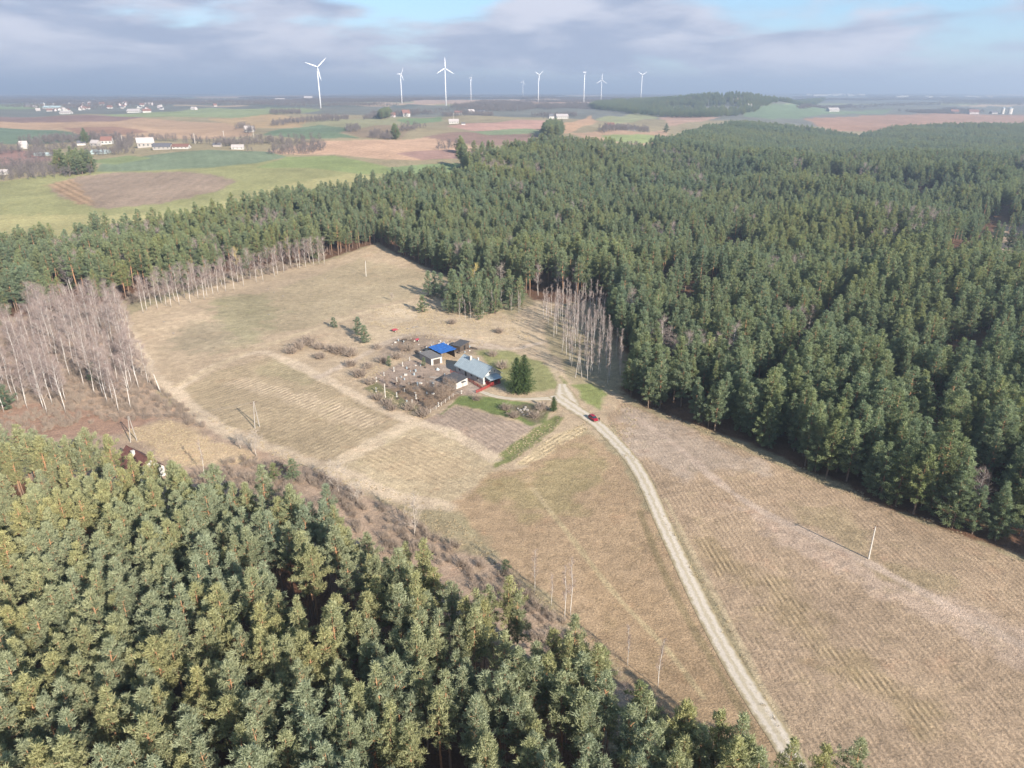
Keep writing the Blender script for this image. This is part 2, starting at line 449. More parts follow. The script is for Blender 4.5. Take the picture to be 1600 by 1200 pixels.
# class, colour as the photo shows it, edge softness in m (0: by distance), outline, rows (pixel a, pixel b, spacing, strength)
LAND = [
    # --- far country
    ('ground', (134, 134, 122), 0, [(-2500, 190), (-2500, 143.6), (4200, 143.6), (4200, 190)], None),
    ('field', (190, 160, 130), 0, [(300, 150), (520, 149), (500, 153), (310, 154)], None),
    ('field', (205, 175, 150), 0, [(520, 160), (680, 156), (860, 156), (1000, 157), (900, 163), (640, 163)], None),
    ('field', (120, 126, 116), 0, [(380, 162), (500, 158), (660, 164), (640, 169), (420, 170)], None),
    ('field', (150, 165, 120), 0, [(0, 163), (60, 162), (120, 166), (60, 170), (-200, 172)], None),
    ('field', (126, 142, 116), 0, [(-900, 203), (0, 196), (60, 198), (115, 207), (135, 219), (60, 226), (-900, 230)], None),
    ('field', (200, 168, 135), 0, [(-900, 188), (-100, 184), (100, 181), (250, 186), (400, 196), (395, 212), (250, 217), (135, 214), (100, 203), (-900, 200)], None),
    ('field', (172, 138, 116), 0, [(100, 200), (180, 198), (235, 206), (170, 214), (130, 212)], None),
    ('field', (158, 132, 120), 0, [(-900, 187), (-100, 183), (150, 180), (245, 181), (180, 190), (-900, 196)], None),
    ('meadow', (160, 168, 122), 0, [(150, 180), (300, 170), (420, 168), (505, 172), (420, 182), (300, 183)], None),
    ('field', (198, 170, 128), 0, [(325, 186), (420, 178), (485, 185), (472, 198), (380, 201)], None),
    ('field', (168, 135, 122), 0, [(-900, 246), (-100, 240), (0, 232), (50, 236), (85, 250), (20, 259), (-900, 270)], None),
    ('meadow', (170, 165, 125), 0, [(470, 195), (560, 186), (640, 182), (620, 196), (540, 204), (480, 202)], None),
    ('field', (130, 146, 114), 0, [(410, 211), (440, 201), (500, 195), (547, 200), (528, 208), (562, 216), (480, 218)], None),
    ('meadow', (165, 145, 118), 0, [(532, 206), (600, 195), (645, 199), (622, 218), (564, 215)], None),
    ('field', (214, 178, 146), 0, [(395, 239), (480, 223), (560, 219), (650, 217), (700, 209), (742, 232), (722, 246), (660, 251), (600, 249), (520, 241)], None),
    ('field', (182, 148, 132), 0, [(620, 240), (700, 234), (742, 236), (720, 248), (660, 250)], None),
    ('field', (162, 134, 118), 0, [(662, 214), (720, 206), (800, 208), (852, 212), (846, 222), (760, 229), (700, 221)], None),
    ('field', (134, 152, 108), 0, [(618, 187), (690, 182), (692, 190), (640, 195)], None),
    ('field', (206, 165, 145), 0, [(695, 197), (850, 188), (872, 200), (740, 205)], None),
    ('field', (150, 162, 122), 0, [(733, 205), (830, 201), (852, 207), (760, 211)], None),
    ('field', (210, 172, 135), 0, [(868, 198), (922, 180), (934, 190), (882, 209)], None),
    ('meadow', (172, 172, 128), 0, [(930, 186), (1010, 176), (1030, 184), (960, 196)], None),
    ('field', (204, 170, 138), 0, [(890, 208), (1045, 203), (1035, 228), (930, 224)], None),
    ('meadow', (160, 170, 112), 0, [(940, 211), (1030, 212), (1022, 222), (950, 221)], None),
    ('field', (205, 170, 145), 0, [(1030, 184), (1100, 177), (1125, 184), (1045, 198)], None),
    ('field', (132, 150, 116), 0, [(1165, 172), (1290, 168), (1302, 177), (1230, 185), (1160, 182)], None),
    ('field', (136, 150, 118), 0, [(1295, 172), (1395, 170), (1385, 178), (1305, 180)], None),
    ('field', (190, 150, 122), 0, [(1255, 186), (1400, 179), (1600, 180), (2200, 182), (2200, 203), (1300, 206)], None),
    ] + [('field', [(206, 180, 152), (170, 174, 132), (190, 158, 134), (150, 160, 126), (214, 188, 156)][i % 5], 0, [(u0 - w0, v0), (u0 - w0 * .4, v0 - t0), (u0 + w0 * .8, v0 - t0 * .7), (u0 + w0, v0 + .3 * t0), (u0 - .2 * w0, v0 + t0)], None)
          for i, (u0, v0, w0, t0) in enumerate([(random.Random(i).uniform(-100, 1700), 145.6 + 20 * random.Random(i + 99).random() ** 1.3, random.Random(i + 7).uniform(30, 110), random.Random(i + 31).uniform(.5, 1.8)) for i in range(60)])] + [
    # --- the hill pasture on the left
    ('meadow', (164, 162, 112), 0, [(-900, 330), (0, 284), (150, 263), (300, 257), (430, 250), (520, 255), (620, 262), (745, 258), (748, 300), (600, 322), (300, 405), (0, 440), (-900, 470)], None),
    ('meadow', (182, 174, 122), 9, [(-500, 350), (80, 336), (300, 329), (430, 292), (560, 268), (592, 280), (400, 365), (0, 425), (-500, 430)], None),
    ('field', (168, 148, 126), 5, [(75, 292), (120, 276), (180, 269), (300, 268), (372, 282), (345, 298), (250, 318), (150, 326), (90, 306)], None),
    ('field', (178, 150, 118), 5, [(72, 288), (115, 280), (150, 322), (120, 318)], ((85, 290), (140, 318), 7, 0.28)),
    ('field', (134, 146, 116), 0, [(150, 268), (155, 256), (225, 244), (330, 234), (420, 237), (448, 245), (400, 255), (330, 262), (240, 266)], None),
    ('field', (150, 160, 112), 0, [(118, 253), (200, 243), (240, 247), (180, 257)], None),
    ('field', (152, 162, 106), 0, [(448, 245), (520, 243), (610, 262), (640, 270), (560, 272), (480, 262), (400, 262)], None),
    ('field', (146, 162, 112), 0, [(600, 263), (742, 256), (746, 270), (640, 274)], None),
    # --- wood floors
    ('forest_floor', (120, 92, 72), 3, FOREST_MAIN, None),
    ('forest_floor', (98, 92, 86), 0, FOREST_FAR, None),
    ('forest_floor', (200, 175, 145), 5, SAND_GAP, None),
    ('forest_floor', (120, 90, 70), 3, FOREST_NEAR, None),
    ('forest_floor', (160, 122, 92), 6, [(620, 890), (760, 930), (800, 1030), (900, 1120), (860, 1150), (720, 1040), (640, 960)], None),
    ('forest_floor', (118, 98, 92), 4, [(860, 990), (930, 1030), (1010, 1090), (1090, 1150), (1060, 1230), (960, 1160), (890, 1080)], None),
    # --- scrub between birches and the near wood
    ('ground', (190, 166, 140), 4, [(-500, 560), (-50, 520), (100, 482), (190, 474), (215, 540), (245, 600), (285, 640), (400, 700), (520, 742), (610, 790), (720, 850), (800, 900), (880, 980), (960, 1060), (1060, 1150), (1150, 1260),
                                    (1060, 1235), (880, 1085), (800, 1015), (700, 968), (640, 925), (540, 880), (420, 850), (300, 825), (130, 762), (0, 738), (-500, 770)], None),
    ('ground', (212, 186, 148), 4, [(190, 672), (260, 655), (340, 690), (400, 715), (330, 735), (250, 720)], None),
    ('ground', (180, 148, 124), 4, [(-200, 600), (120, 640), (250, 655), (180, 680), (0, 690), (-200, 700)], None),
    # --- the valley round the farm
    ('meadow', (200, 178, 146), 3, [(190, 496), (260, 470), (350, 440), (430, 424), (510, 408), (590, 380), (620, 398), (690, 428), (700, 445), (800, 498), (840, 470), (872, 474), (850, 520), (890, 600), (960, 612), (1000, 634), (975, 650),
                                    (940, 690), (912, 672), (850, 720), (780, 770), (712, 790), (600, 778), (520, 735), (400, 695), (300, 645), (255, 605), (225, 560)], None),
    ('meadow', (190, 172, 138), 5, [(330, 500), (420, 455), (560, 405), (680, 430), (640, 465), (540, 490), (430, 525), (350, 550), (300, 540)], None),
    ('meadow', (178, 166, 130), 9, [(330, 470), (400, 460), (440, 490), (400, 530), (340, 545), (330, 510)], None),
    ('meadow', (178, 162, 132), 8, [(290, 505), (345, 500), (370, 535), (330, 555), (270, 545)], None),
    ('stubble_field', (190, 170, 136), 2, [(282, 612), (345, 577), (430, 556), (520, 597), (628, 655), (608, 682), (522, 722), (440, 702), (350, 662), (296, 628)], ((440, 637), (510, 607), 1.9, 0.12)),
    ('stubble_field', (208, 186, 152), 4, [(380, 588), (470, 610), (560, 640), (612, 660), (560, 672), (490, 648), (400, 612), (350, 600)], 0.26),
    ('stubble_field', (184, 168, 132), 3, [(430, 558), (505, 592), (480, 604), (400, 580)], 0.12),
    ('straw_field', (204, 184, 148), 2, [(528, 722), (636, 664), (690, 680), (772, 718), (768, 748), (702, 786), (610, 772), (565, 748)], ((560, 700), (700, 770), 1.8, 0.08)),
    ('straw_field', (200, 178, 142), 4, [(560, 715), (640, 680), (700, 705), (740, 735), (690, 765), (620, 745)], 0.14),
    ('ploughed_field', (180, 160, 138), 1.2, [(662, 657), (712, 634), (740, 640), (834, 668), (772, 713), (690, 670)], ((690, 640), (790, 700), 1.7, 0.16)),
    ('grass_strip', (140, 142, 92), 1.2, [(770, 716), (835, 671), (868, 648), (885, 652), (868, 668), (800, 722), (772, 732)], None),
    ('grass_strip', (128, 140, 84), 1.2, [(690, 646), (718, 618), (760, 620), (835, 632), (862, 642), (850, 660), (830, 664), (740, 638), (712, 632)], None),
    ('straw_field', (212, 190, 150), 1.2, [(802, 724), (862, 682), (914, 660), (918, 673), (852, 716), (812, 731)], ((810, 728), (915, 665), 1.6, 0.25)),
    ('dry_meadow', (186, 160, 126), 2.5, [(706, 786), (775, 737), (812, 732), (918, 674), (942, 692), (985, 742), (1010, 790), (1060, 880), (1100, 950), (1150, 1050), (1225, 1170), (1290, 1350), (1180, 1300), (1110, 1200), (1040, 1115), (960, 1040), (880, 960), (800, 880), (730, 820)], None),
    ('dry_meadow', (174, 156, 116), 7, [(740, 770), (820, 740), (910, 700), (930, 730), (900, 800), (820, 810)], None),
    ('dry_meadow', (180, 154, 120), 6, [(900, 880), (1000, 900), (1080, 980), (1150, 1090), (1200, 1200), (1120, 1170), (1000, 1050)], None),
    ('stubble_field', (186, 162, 132), 1.5, [(946, 652), (976, 626), (1060, 662), (1200, 718), (1400, 802), (1600, 878), (1800, 950), (2300, 1350), (1400, 1450), (1300, 1290), (1240, 1160), (1160, 1000), (1090, 880), (1036, 780), (990, 712)], ((1075, 827), (1262, 1135), 1.25, 0.15)),
    ('stubble_field', (192, 172, 148), 6, [(960, 655), (985, 635), (1080, 675), (1200, 725), (1180, 740), (1050, 740), (1010, 720)], 0.08),
    ('stubble_field', (202, 178, 152), 5, [(1140, 788), (1200, 800), (1300, 845), (1400, 895), (1500, 940), (1650, 1010), (1650, 1060), (1480, 985), (1350, 915), (1220, 845)], 0.06),
    ('stubble_field', (178, 158, 124), 5, [(1240, 780), (1320, 800), (1380, 870), (1480, 910), (1460, 940), (1360, 890), (1260, 820)], 0.12),
    ('stubble_field', (176, 154, 120), 8, [(1100, 850), (1200, 900), (1300, 1000), (1450, 1100), (1420, 1120), (1280, 1020), (1150, 920)], 0.34),
    # --- round the house
    ('ground', (212, 190, 156), 3, [(560, 500), (600, 478), (660, 470), (700, 480), (760, 500), (820, 500), (830, 530), (760, 545), (640, 530), (570, 540)], None),
    ('ground', (226, 204, 170), 2.5, [(585, 488), (640, 480), (650, 500), (600, 512)], None),
    ('ground', (180, 160, 136), 2, [(600, 535), (640, 522), (720, 528), (790, 540), (780, 550), (700, 552), (640, 560), (590, 560)], None),
    ('meadow', (158, 156, 106), 2.5, [(742, 548), (790, 546), (850, 566), (880, 598), (860, 612), (800, 612), (770, 580)], None),
    ('meadow', (150, 156, 98), 1.8, [(895, 602), (925, 598), (950, 616), (938, 640), (918, 630)], None),
    ('ground', (176, 156, 136), 2, [(570, 606), (590, 582), (640, 560), (680, 565), (712, 580), (755, 602), (740, 616), (700, 618), (660, 648), (610, 628)], None),
    ('ground', (194, 176, 156), 1.5, [(688, 572), (706, 566), (716, 582), (750, 604), (740, 612), (712, 592)], None),
    ('ground', (156, 134, 110), 2, [(600, 610), (650, 600), (700, 606), (720, 616), (690, 636), (660, 648), (625, 634)], None),
    ('ground', (140, 136, 98), 1.5, [(572, 606), (584, 596), (640, 630), (665, 645), (655, 650), (610, 630)], None),
    ('ground', (130, 122, 96), 2, [(790, 632), (850, 634), (862, 642), (840, 662), (810, 652)], None),
]
# worn tracks over the grass: pixel path, width m, colour
TRACKS = [
    ([(190, 500), (240, 592), (275, 608), (300, 640), (345, 672), (420, 700), (520, 733), (610, 776), (700, 792)], 4.6, (222, 200, 168)),
    ([(275, 608), (330, 572), (400, 548), (430, 554), (500, 588), (600, 642), (650, 660), (700, 672), (772, 716)], 4.0, (224, 202, 170)),
    ([(275, 603), (360, 560), (470, 522), (560, 490), (650, 470)], 3.0, (214, 192, 156)),
    ([(520, 728), (600, 682), (645, 662)], 5.6, (222, 200, 166)),
    ([(880, 608), (866, 580), (846, 540), (826, 512), (850, 492), (838, 470)], 2.6, (202, 182, 150)),
    ([(790, 545), (730, 530), (660, 518), (610, 530), (560, 560), (500, 588)], 3.4, (208, 188, 162)),
    ([(846, 535), (790, 548), (740, 540)], 3.0, (210, 190, 164)),
    ([(830, 760), (900, 850), (960, 930), (1040, 1010), (1100, 1090)], 1.2, (196, 176, 136)),
    ([(1000, 800), (1030, 880), (1070, 960), (1130, 1060), (1180, 1150)], 1.5, (156, 138, 104)),
    ([(1040, 780), (1080, 860), (1140, 970), (1200, 1090), (1250, 1180)], 1.2, (202, 182, 146)),
    ([(975, 640), (1050, 690), (1150, 780), (1300, 850), (1450, 930), (1600, 1010)], 2.2, (206, 184, 160)),
]

vrow = np.concatenate([np.arange(1500, 420, -1.75), np.arange(420, 146, -1.0)])
_nomz = np.interp(_YS, TY, TZ.mean(1))
_nomv = 600 + FPX * np.tan(np.arctan2(CAMH - _nomz, _YS) - PITCH)
_nomv = np.minimum.accumulate(_nomv)
rowY = np.interp(-vrow, -_nomv, _YS)
rowY = np.unique(np.concatenate([rowY, np.geomspace(rowY.max() * 1.02, 26000, 30)]))
colA = np.concatenate([np.linspace(-1.58, -1.0, 60)[:-1], np.linspace(-1.0, 1.0, 660), np.linspace(1.0, 1.58, 60)[1:]])
nr, nc = len(rowY), len(colA)
YY, AA = np.meshgrid(rowY, colA, indexing='ij')
XX = AA * YY
ZZ = HT(XX, YY)
fx, fy = XX.ravel(), YY.ravel()
colr = np.tile(np.array(lin((172, 158, 124))), (nr * nc, 1))
rowp = np.zeros(nr * nc)
rowa = np.zeros(nr * nc)
cls = np.zeros(nr * nc, int)
names = ['ground']
wob = (vnoise(fx, fy, 6, 1) - 0.5) + 0.6 * (vnoise(fx, fy, 2.2, 2) - 0.5)
wobf = vnoise(fx, fy, 40, 3) - 0.5
for cname, crgb, soft, pts, rows in LAND:
    P = GP(pts)
    mx = soft if soft else 40
    m = (fx > P[:, 0].min() - mx * 2) & (fx < P[:, 0].max() + mx * 2) & (fy > P[:, 1].min() - mx * 2) & (fy < P[:, 1].max() + mx * 2)
    idx = np.nonzero(m)[0]
    if len(idx) == 0:
        continue
    X, Y = fx[idx], fy[idx]
    s = np.full(X.shape, float(soft)) if soft else np.clip(0.0025 * Y, 2, 16)
    d = sdist(P, X, Y) + (wob[idx] * s * 1.3 if soft else wobf[idx] * s)
    w = sstep(d, -s * 0.5, s * 0.5)
    c = np.array(lin(crgb))
    colr[idx] = colr[idx] * (1 - w[:, None]) + c * w[:, None]
    if cname not in names:
        names.append(cname)
    cls[idx[w > 0.5]] = names.index(cname)
    rowa[idx] *= (1 - w)
    if rows is None and cname == 'field':
        e_ = P[1] - P[0]
        rows_dir = Vector((e_[0], e_[1])).normalized()
        sel = w > 0.02
        rowp[idx[sel]] = ((X - P[0, 0]) * -rows_dir.y + (Y - P[0, 1]) * rows_dir.x)[sel] / 11.0
        rowa[idx] = np.maximum(rowa[idx], w * 0.06)
    if isinstance(rows, float):
        rowa[idx] = np.maximum(rowa[idx], w * rows)
    elif rows:
        a, b = G(*rows[0]), G(*rows[1])
        dd = (b - a).to_2d().normalized()
        ph = ((X - a.x) * -dd.y + (Y - a.y) * dd.x) / rows[2]
        sel = w > 0.02
        rowp[idx[sel]] = ph[sel]
        rowa[idx] = np.maximum(rowa[idx], w * rows[3])
for pts, wd, crgb in TRACKS:
    P = GP(pts)
    m = (fx > P[:, 0].min() - 8) & (fx < P[:, 0].max() + 8) & (fy > P[:, 1].min() - 8) & (fy < P[:, 1].max() + 8)
    idx = np.nonzero(m)[0]
    X, Y = fx[idx], fy[idx]
    # smooth the path
    Q = P
    for _ in range(2):
        Q = np.concatenate([[Q[0]]] + [np.array([0.75 * Q[i] + 0.25 * Q[i + 1], 0.25 * Q[i] + 0.75 * Q[i + 1]]) for i in range(len(Q) - 1)] + [[Q[-1]]])
    d2 = np.full(X.shape, 1e9)
    for i in range(len(Q) - 1):
        e = Q[i + 1] - Q[i]
        t = np.clip(((X - Q[i, 0]) * e[0] + (Y - Q[i, 1]) * e[1]) / (e @ e + 1e-9), 0, 1)
        d2 = np.minimum(d2, (X - Q[i, 0] - t * e[0]) ** 2 + (Y - Q[i, 1] - t * e[1]) ** 2)
    d = np.sqrt(d2) + wob[idx] * wd * 0.35
    w = (1 - sstep(d, wd * 0.35, wd * 0.8)) * 0.9
    colr[idx] = colr[idx] * (1 - w[:, None]) + np.array(lin(crgb)) * w[:, None]
    rowa[idx] *= (1 - w)

ALB = 0.60      # photo colour to surface reflectance
colr *= ALB * np.array([1.0, 0.975, 1.015])

# material for all open ground: colour of the patch, rows, several scales of mottling
gm, t, b = new_mat("open_ground")
att = N(t, 'ShaderNodeAttribute', attribute_name='land')
arp = N(t, 'ShaderNodeAttribute', attribute_name='rowp')
ara = N(t, 'ShaderNodeAttribute', attribute_name='rowa')
geo = N(t, 'ShaderNodeNewGeometry')


def gnoise(t, vec, sc, det=4.0, rough=0.6, dist=0.0):
    n = N(t, 'ShaderNodeTexNoise')
    setin(n, Scale=sc, Detail=det, Roughness=rough, Distortion=dist)
    L(t, vec, n.inputs['Vector'])
    return n.outputs['Fac']


pos = geo.outputs['Position']
big = gnoise(t, pos, 0.045, 4, 0.6, 0.5)
mid = gnoise(t, pos, 0.33, 5, 0.68, 0.3)
fine = gnoise(t, pos, 2.6, 4, 0.75)
hue = gnoise(t, pos, 0.12, 5, 0.7)
c0 = att.outputs['Color']
c1 = mixc(t, maprange(t, hue, 0.54, 0.76, 0, 0.34), c0, mixc(t, 1.0, c0, (0.86, 0.94, 0.72), 'MULTIPLY'))
c1 = mixc(t, maprange(t, gnoise(t, pos, 0.09, 5, 0.7), 0.55, 0.76, 0, 0.4), c1, mixc(t, 1.0, c1, (1.05, 0.84, 0.76), 'MULTIPLY'))
val0 = mathn(t, 'MULTIPLY', maprange(t, gnoise(t, pos, 0.011, 5, 0.65, 0.8), 0.3, 0.7, 0.84, 1.16, False), maprange(t, gnoise(t, pos, 0.0035, 4, 0.6), 0.3, 0.7, 0.9, 1.1, False))
val = mathn(t, 'MULTIPLY', maprange(t, big, 0.28, 0.72, 0.86, 1.13, False), maprange(t, mid, 0.28, 0.72, 0.76, 1.24, False))
val = mathn(t, 'MULTIPLY', val, maprange(t, fine, 0.28, 0.72, 0.52, 1.48, False))
ph = mathn(t, 'ADD', arp.outputs['Fac'], mathn(t, 'MULTIPLY', gnoise(t, pos, 0.06, 4, 0.6), 0.7))
sn = mathn(t, 'SINE', mathn(t, 'MULTIPLY', ph, 2 * math.pi))
rowbrk = maprange(t, gnoise(t, pos, 0.22, 6, 0.75), 0.38, 0.62, 0.0, 1.6, False)
rw = mathn(t, 'MULTIPLY', mathn(t, 'MULTIPLY', sn, ara.outputs['Fac']), rowbrk)
val = mathn(t, 'MULTIPLY', val, mathn(t, 'ADD', 1.0, mathn(t, 'MULTIPLY', rw, 0.75)))
val = mathn(t, 'MULTIPLY', val, val0)
vc = N(t, 'ShaderNodeVectorMath', operation='SCALE')
L(t, c1, vc.inputs[0]); L(t, val, vc.inputs['Scale'])
L(t, vc.outputs[0], b.inputs['Base Color'])
b.inputs['Roughness'].default_value = 0.95
b.inputs['Specular IOR Level'].default_value = 0.05
hgt = mathn(t, 'ADD', mathn(t, 'MULTIPLY', fine, 0.35), mathn(t, 'MULTIPLY', rw, 0.25))
bp = N(t, 'ShaderNodeBump'); setin(bp, Strength=0.9, Distance=0.45)
L(t, mathn(t, 'ADD', hgt, mathn(t, 'MULTIPLY', mid, 0.8)), bp.inputs['Height'])
L(t, bp.outputs[0], b.inputs['Normal'])

VI = np.arange(nr * nc).reshape(nr, nc)
QUADS = np.stack([VI[:-1, :-1], VI[:-1, 1:], VI[1:, 1:], VI[1:, :-1]], -1).reshape(-1, 4)
qc = cls[QUADS[:, 0]]
VP = np.stack([fx, fy, ZZ.ravel()], 1)


def land_mesh(name, V, F, c, rp, ra):
    me = bpy.data.meshes.new(name)
    me.from_pydata(V, [], F)
    me.materials.append(gm)
    me.polygons.foreach_set('use_smooth', np.ones(len(F), bool))
    a = me.attributes.new('land', 'FLOAT_COLOR', 'POINT')
    a.data.foreach_set('color', np.concatenate([c, np.ones((len(c), 1))], 1).astype(np.float32).ravel())
    a = me.attributes.new('rowp', 'FLOAT', 'POINT'); a.data.foreach_set('value', rp.astype(np.float32))
    a = me.attributes.new('rowa', 'FLOAT', 'POINT'); a.data.foreach_set('value', ra.astype(np.float32))
    me.update()
    return me


for ci, nm in enumerate(names):
    q = QUADS[qc == ci]
    if len(q) == 0:
        continue
    used, inv = np.unique(q, return_inverse=True)
    F = inv.reshape(-1, 4)
    V, c, rp, ra = VP[used], colr[used], rowp[used], rowa[used]
    if nm == 'ground':      # carry the sheet on behind the viewpoint
        n0 = len(V)
        y0 = rowY[0]
        V = np.concatenate([V, [(-2500, -2500, 0), (2500, -2500, 0), (2500, y0 - 4, -0.4), (-2500, y0 - 4, -0.4)]])
        c = np.concatenate([c, np.tile(np.array(lin((150, 140, 105))) * ALB, (4, 1))])
        rp = np.concatenate([rp, np.zeros(4)]); ra = np.concatenate([ra, np.zeros(4)])
        F = np.concatenate([F, [[n0, n0 + 1, n0 + 2, n0 + 3]]])
    o = child(nm, land_mesh(nm, V, F, c, rp, ra))
    tag(o, kind='structure')

# ------------------------------------------------------------------ gravel road and drive
def smooth_path(pts, it=3):
    Q = np.array([list(p)[:2] for p in pts])
    for _ in range(it):
        Q = np.concatenate([[Q[0]]] + [np.array([0.75 * Q[i] + 0.25 * Q[i + 1], 0.25 * Q[i] + 0.75 * Q[i + 1]]) for i in range(len(Q) - 1)] + [[Q[-1]]])
    return Q


rm, t, b = new_mat("gravel_track")
la = N(t, 'ShaderNodeAttribute', attribute_name='lat')
geo = N(t, 'ShaderNodeNewGeometry'); pos = geo.outputs['Position']
lat = mathn(t, 'ADD', la.outputs['Fac'], mathn(t, 'MULTIPLY', mathn(t, 'SUBTRACT', gnoise(t, pos, 0.55, 4, 0.65), 0.5), 0.85))
al = mathn(t, 'ABSOLUTE', lat)
trk = maprange(t, mathn(t, 'ABSOLUTE', mathn(t, 'SUBTRACT', al, 0.42)), 0.10, 0.34, 1, 0)
cc = mixc(t, trk, lin((208, 192, 166), ALB), lin((226, 211, 192), ALB))
cc = mixc(t, maprange(t, al, 0.66, 0.98, 0, 1), cc, lin((178, 160, 126), ALB))
fn = gnoise(t, pos, 2.2, 5, 0.75)
vc = N(t, 'ShaderNodeVectorMath', operation='SCALE')
L(t, cc, vc.inputs[0]); L(t, maprange(t, fn, 0.25, 0.75, 0.8, 1.2, False), vc.inputs['Scale'])
L(t, vc.outputs[0], b.inputs['Base Color'])
b.inputs['Roughness'].default_value = 0.95
b.inputs['Specular IOR Level'].default_value = 0.05
bp = N(t, 'ShaderNodeBump'); setin(bp, Strength=0.6, Distance=0.12)
L(t, fn, bp.inputs['Height']); L(t, bp.outputs[0], b.inputs['Normal'])


def ribbon(name, px, width, lift):
    Q = smooth_path([G(u, v) for u, v in px])
    seg = np.r_[0, np.cumsum(np.hypot(*np.diff(Q, axis=0).T))]
    n = int(seg[-1] / 1.2) + 2
    s = np.linspace(0, seg[-1], n)
    X = np.interp(s, seg, Q[:, 0]); Y = np.interp(s, seg, Q[:, 1])
    wd = np.interp(s / seg[-1], np.linspace(0, 1, len(width)), width)
    tx, ty = np.gradient(X), np.gradient(Y)
    l = np.hypot(tx, ty); nx, ny = -ty / l, tx / l
    ls = np.linspace(-1, 1, 9)
    PX = X[:, None] + nx[:, None] * ls * wd[:, None] / 2
    PY = Y[:, None] + ny[:, None] * ls * wd[:, None] / 2
    PZ = HT(PX, PY) + lift - 0.6 * lift * ls ** 4 - 0.03 * np.exp(-((np.abs(ls) - 0.42) / 0.18) ** 2) * (np.abs(ls) < 0.9)
    V = np.stack([PX, PY, PZ], -1).reshape(-1, 3)
    I = np.arange(n * 9).reshape(n, 9)
    F = np.stack([I[:-1, :-1], I[1:, :-1], I[1:, 1:], I[:-1, 1:]], -1).reshape(-1, 4)[:, ::-1]
    me = bpy.data.meshes.new(name)
    me.from_pydata(V, [], F)
    me.materials.append(rm)
    a = me.attributes.new('lat', 'FLOAT', 'POINT')
    a.data.foreach_set('value', np.tile(ls, n).astype(np.float32))
    me.polygons.foreach_set('use_smooth', np.ones(len(F), bool))
    me.update()
    return tag(child(name, me), kind='structure')


ROAD_PX = [(868, 618), (890, 634), (925, 655), (950, 678), (985, 715), (1008, 752), (1030, 805), (1060, 870), (1095, 945), (1140, 1030), (1190, 1110), (1235, 1175), (1270, 1260), (1300, 1380)]
ribbon('road', ROAD_PX, [6.2, 5.0, 4.2, 4.0, 4.0, 4.0, 4.2, 4.2], 0.13)
ribbon('driveway', [(752, 612), (770, 619), (800, 624), (835, 624), (868, 622), (882, 630)], [2.6, 2.8, 3.0, 3.4, 4.5], 0.07)
ribbon('path', [(878, 600), (880, 612), (892, 634)], [3.4, 7.5, 7.0], 0.078)

# ------------------------------------------------------------------ plant materials
def needle_mat(name, dark, light, warm):
    m, t, b = new_mat(name)
    tn = N(t, 'ShaderNodeAttribute', attribute_name='tint')
    oi = N(t, 'ShaderNodeObjectInfo')
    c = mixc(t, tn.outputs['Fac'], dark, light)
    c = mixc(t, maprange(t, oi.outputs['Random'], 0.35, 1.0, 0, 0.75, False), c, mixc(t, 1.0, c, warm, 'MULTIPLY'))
    g = N(t, 'ShaderNodeNewGeometry')
    st = gnoise(t, g.outputs['Position'], 0.018, 3, 0.6)
    st2 = gnoise(t, g.outputs['Position'], 0.007, 4, 0.65)
    c = mixc(t, maprange(t, st2, 0.45, 0.66, 0, 0.7), c, mixc(t, 1.0, c, (1.22, 1.10, 0.82), 'MULTIPLY'))
    c = mixc(t, maprange(t, st2, 0.5, 0.34, 0, 0.6), c, mixc(t, 1.0, c, (0.72, 0.80, 0.86), 'MULTIPLY'))
    c = mixc(t, maprange(t, st, 0.4, 0.65, 0, 0.5), c, mixc(t, 1.0, c, (0.86, 0.98, 1.12), 'MULTIPLY'))
    L(t, c, b.inputs['Base Color'])
    b.inputs['Roughness'].default_value = 0.7
    b.inputs['Specular IOR Level'].default_value = 0.15
    tr = N(t, 'ShaderNodeBsdfTranslucent')
    L(t, mixc(t, 1.0, c, (1.1, 1.15, 0.7), 'MULTIPLY'), tr.inputs['Color'])
    mx = N(t, 'ShaderNodeMixShader'); mx.inputs[0].default_value = 0.40
    out = t.nodes['Material Output']
    L(t, b.outputs[0], mx.inputs[1]); L(t, tr.outputs[0], mx.inputs[2]); L(t, mx.outputs[0], out.inputs['Surface'])
    return m


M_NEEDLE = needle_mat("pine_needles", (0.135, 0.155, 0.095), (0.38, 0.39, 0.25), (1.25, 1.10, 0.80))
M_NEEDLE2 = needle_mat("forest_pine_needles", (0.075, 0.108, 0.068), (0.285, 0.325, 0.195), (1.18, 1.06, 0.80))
M_SPRUCE = needle_mat("spruce_needles", (0.030, 0.055, 0.024), (0.085, 0.125, 0.05), (1.1, 1.05, 0.85))


def bark_grad(name, low, high, z0, z1):
    m, t, b = new_mat(name)
    tcn = N(t, 'ShaderNodeTexCoord')
    sp = N(t, 'ShaderNodeSeparateXYZ')
    L(t, tcn.outputs['Object'], sp.inputs[0])
    n = gnoise(t, tcn.outputs['Object'], 3.0, 5, 0.7)
    c = mixc(t, maprange(t, sp.outputs['Z'], z0, z1, 0, 1), low, high)
    c = mixc(t, maprange(t, n, 0.4, 0.7, 0, 0.5), c, mixc(t, 1.0, c, (0.45, 0.42, 0.42), 'MULTIPLY'))
    L(t, c, b.inputs['Base Color'])
    b.inputs['Roughness'].default_value = 0.9
    return m


M_PBARK = bark_grad("pine_bark", (0.17, 0.12, 0.09), (0.36, 0.20, 0.11), 2.0, 9.0)
M_BBARK = bark_grad("birch_bark", (0.36, 0.33, 0.30), (0.54, 0.50, 0.46), 0.5, 3.0)


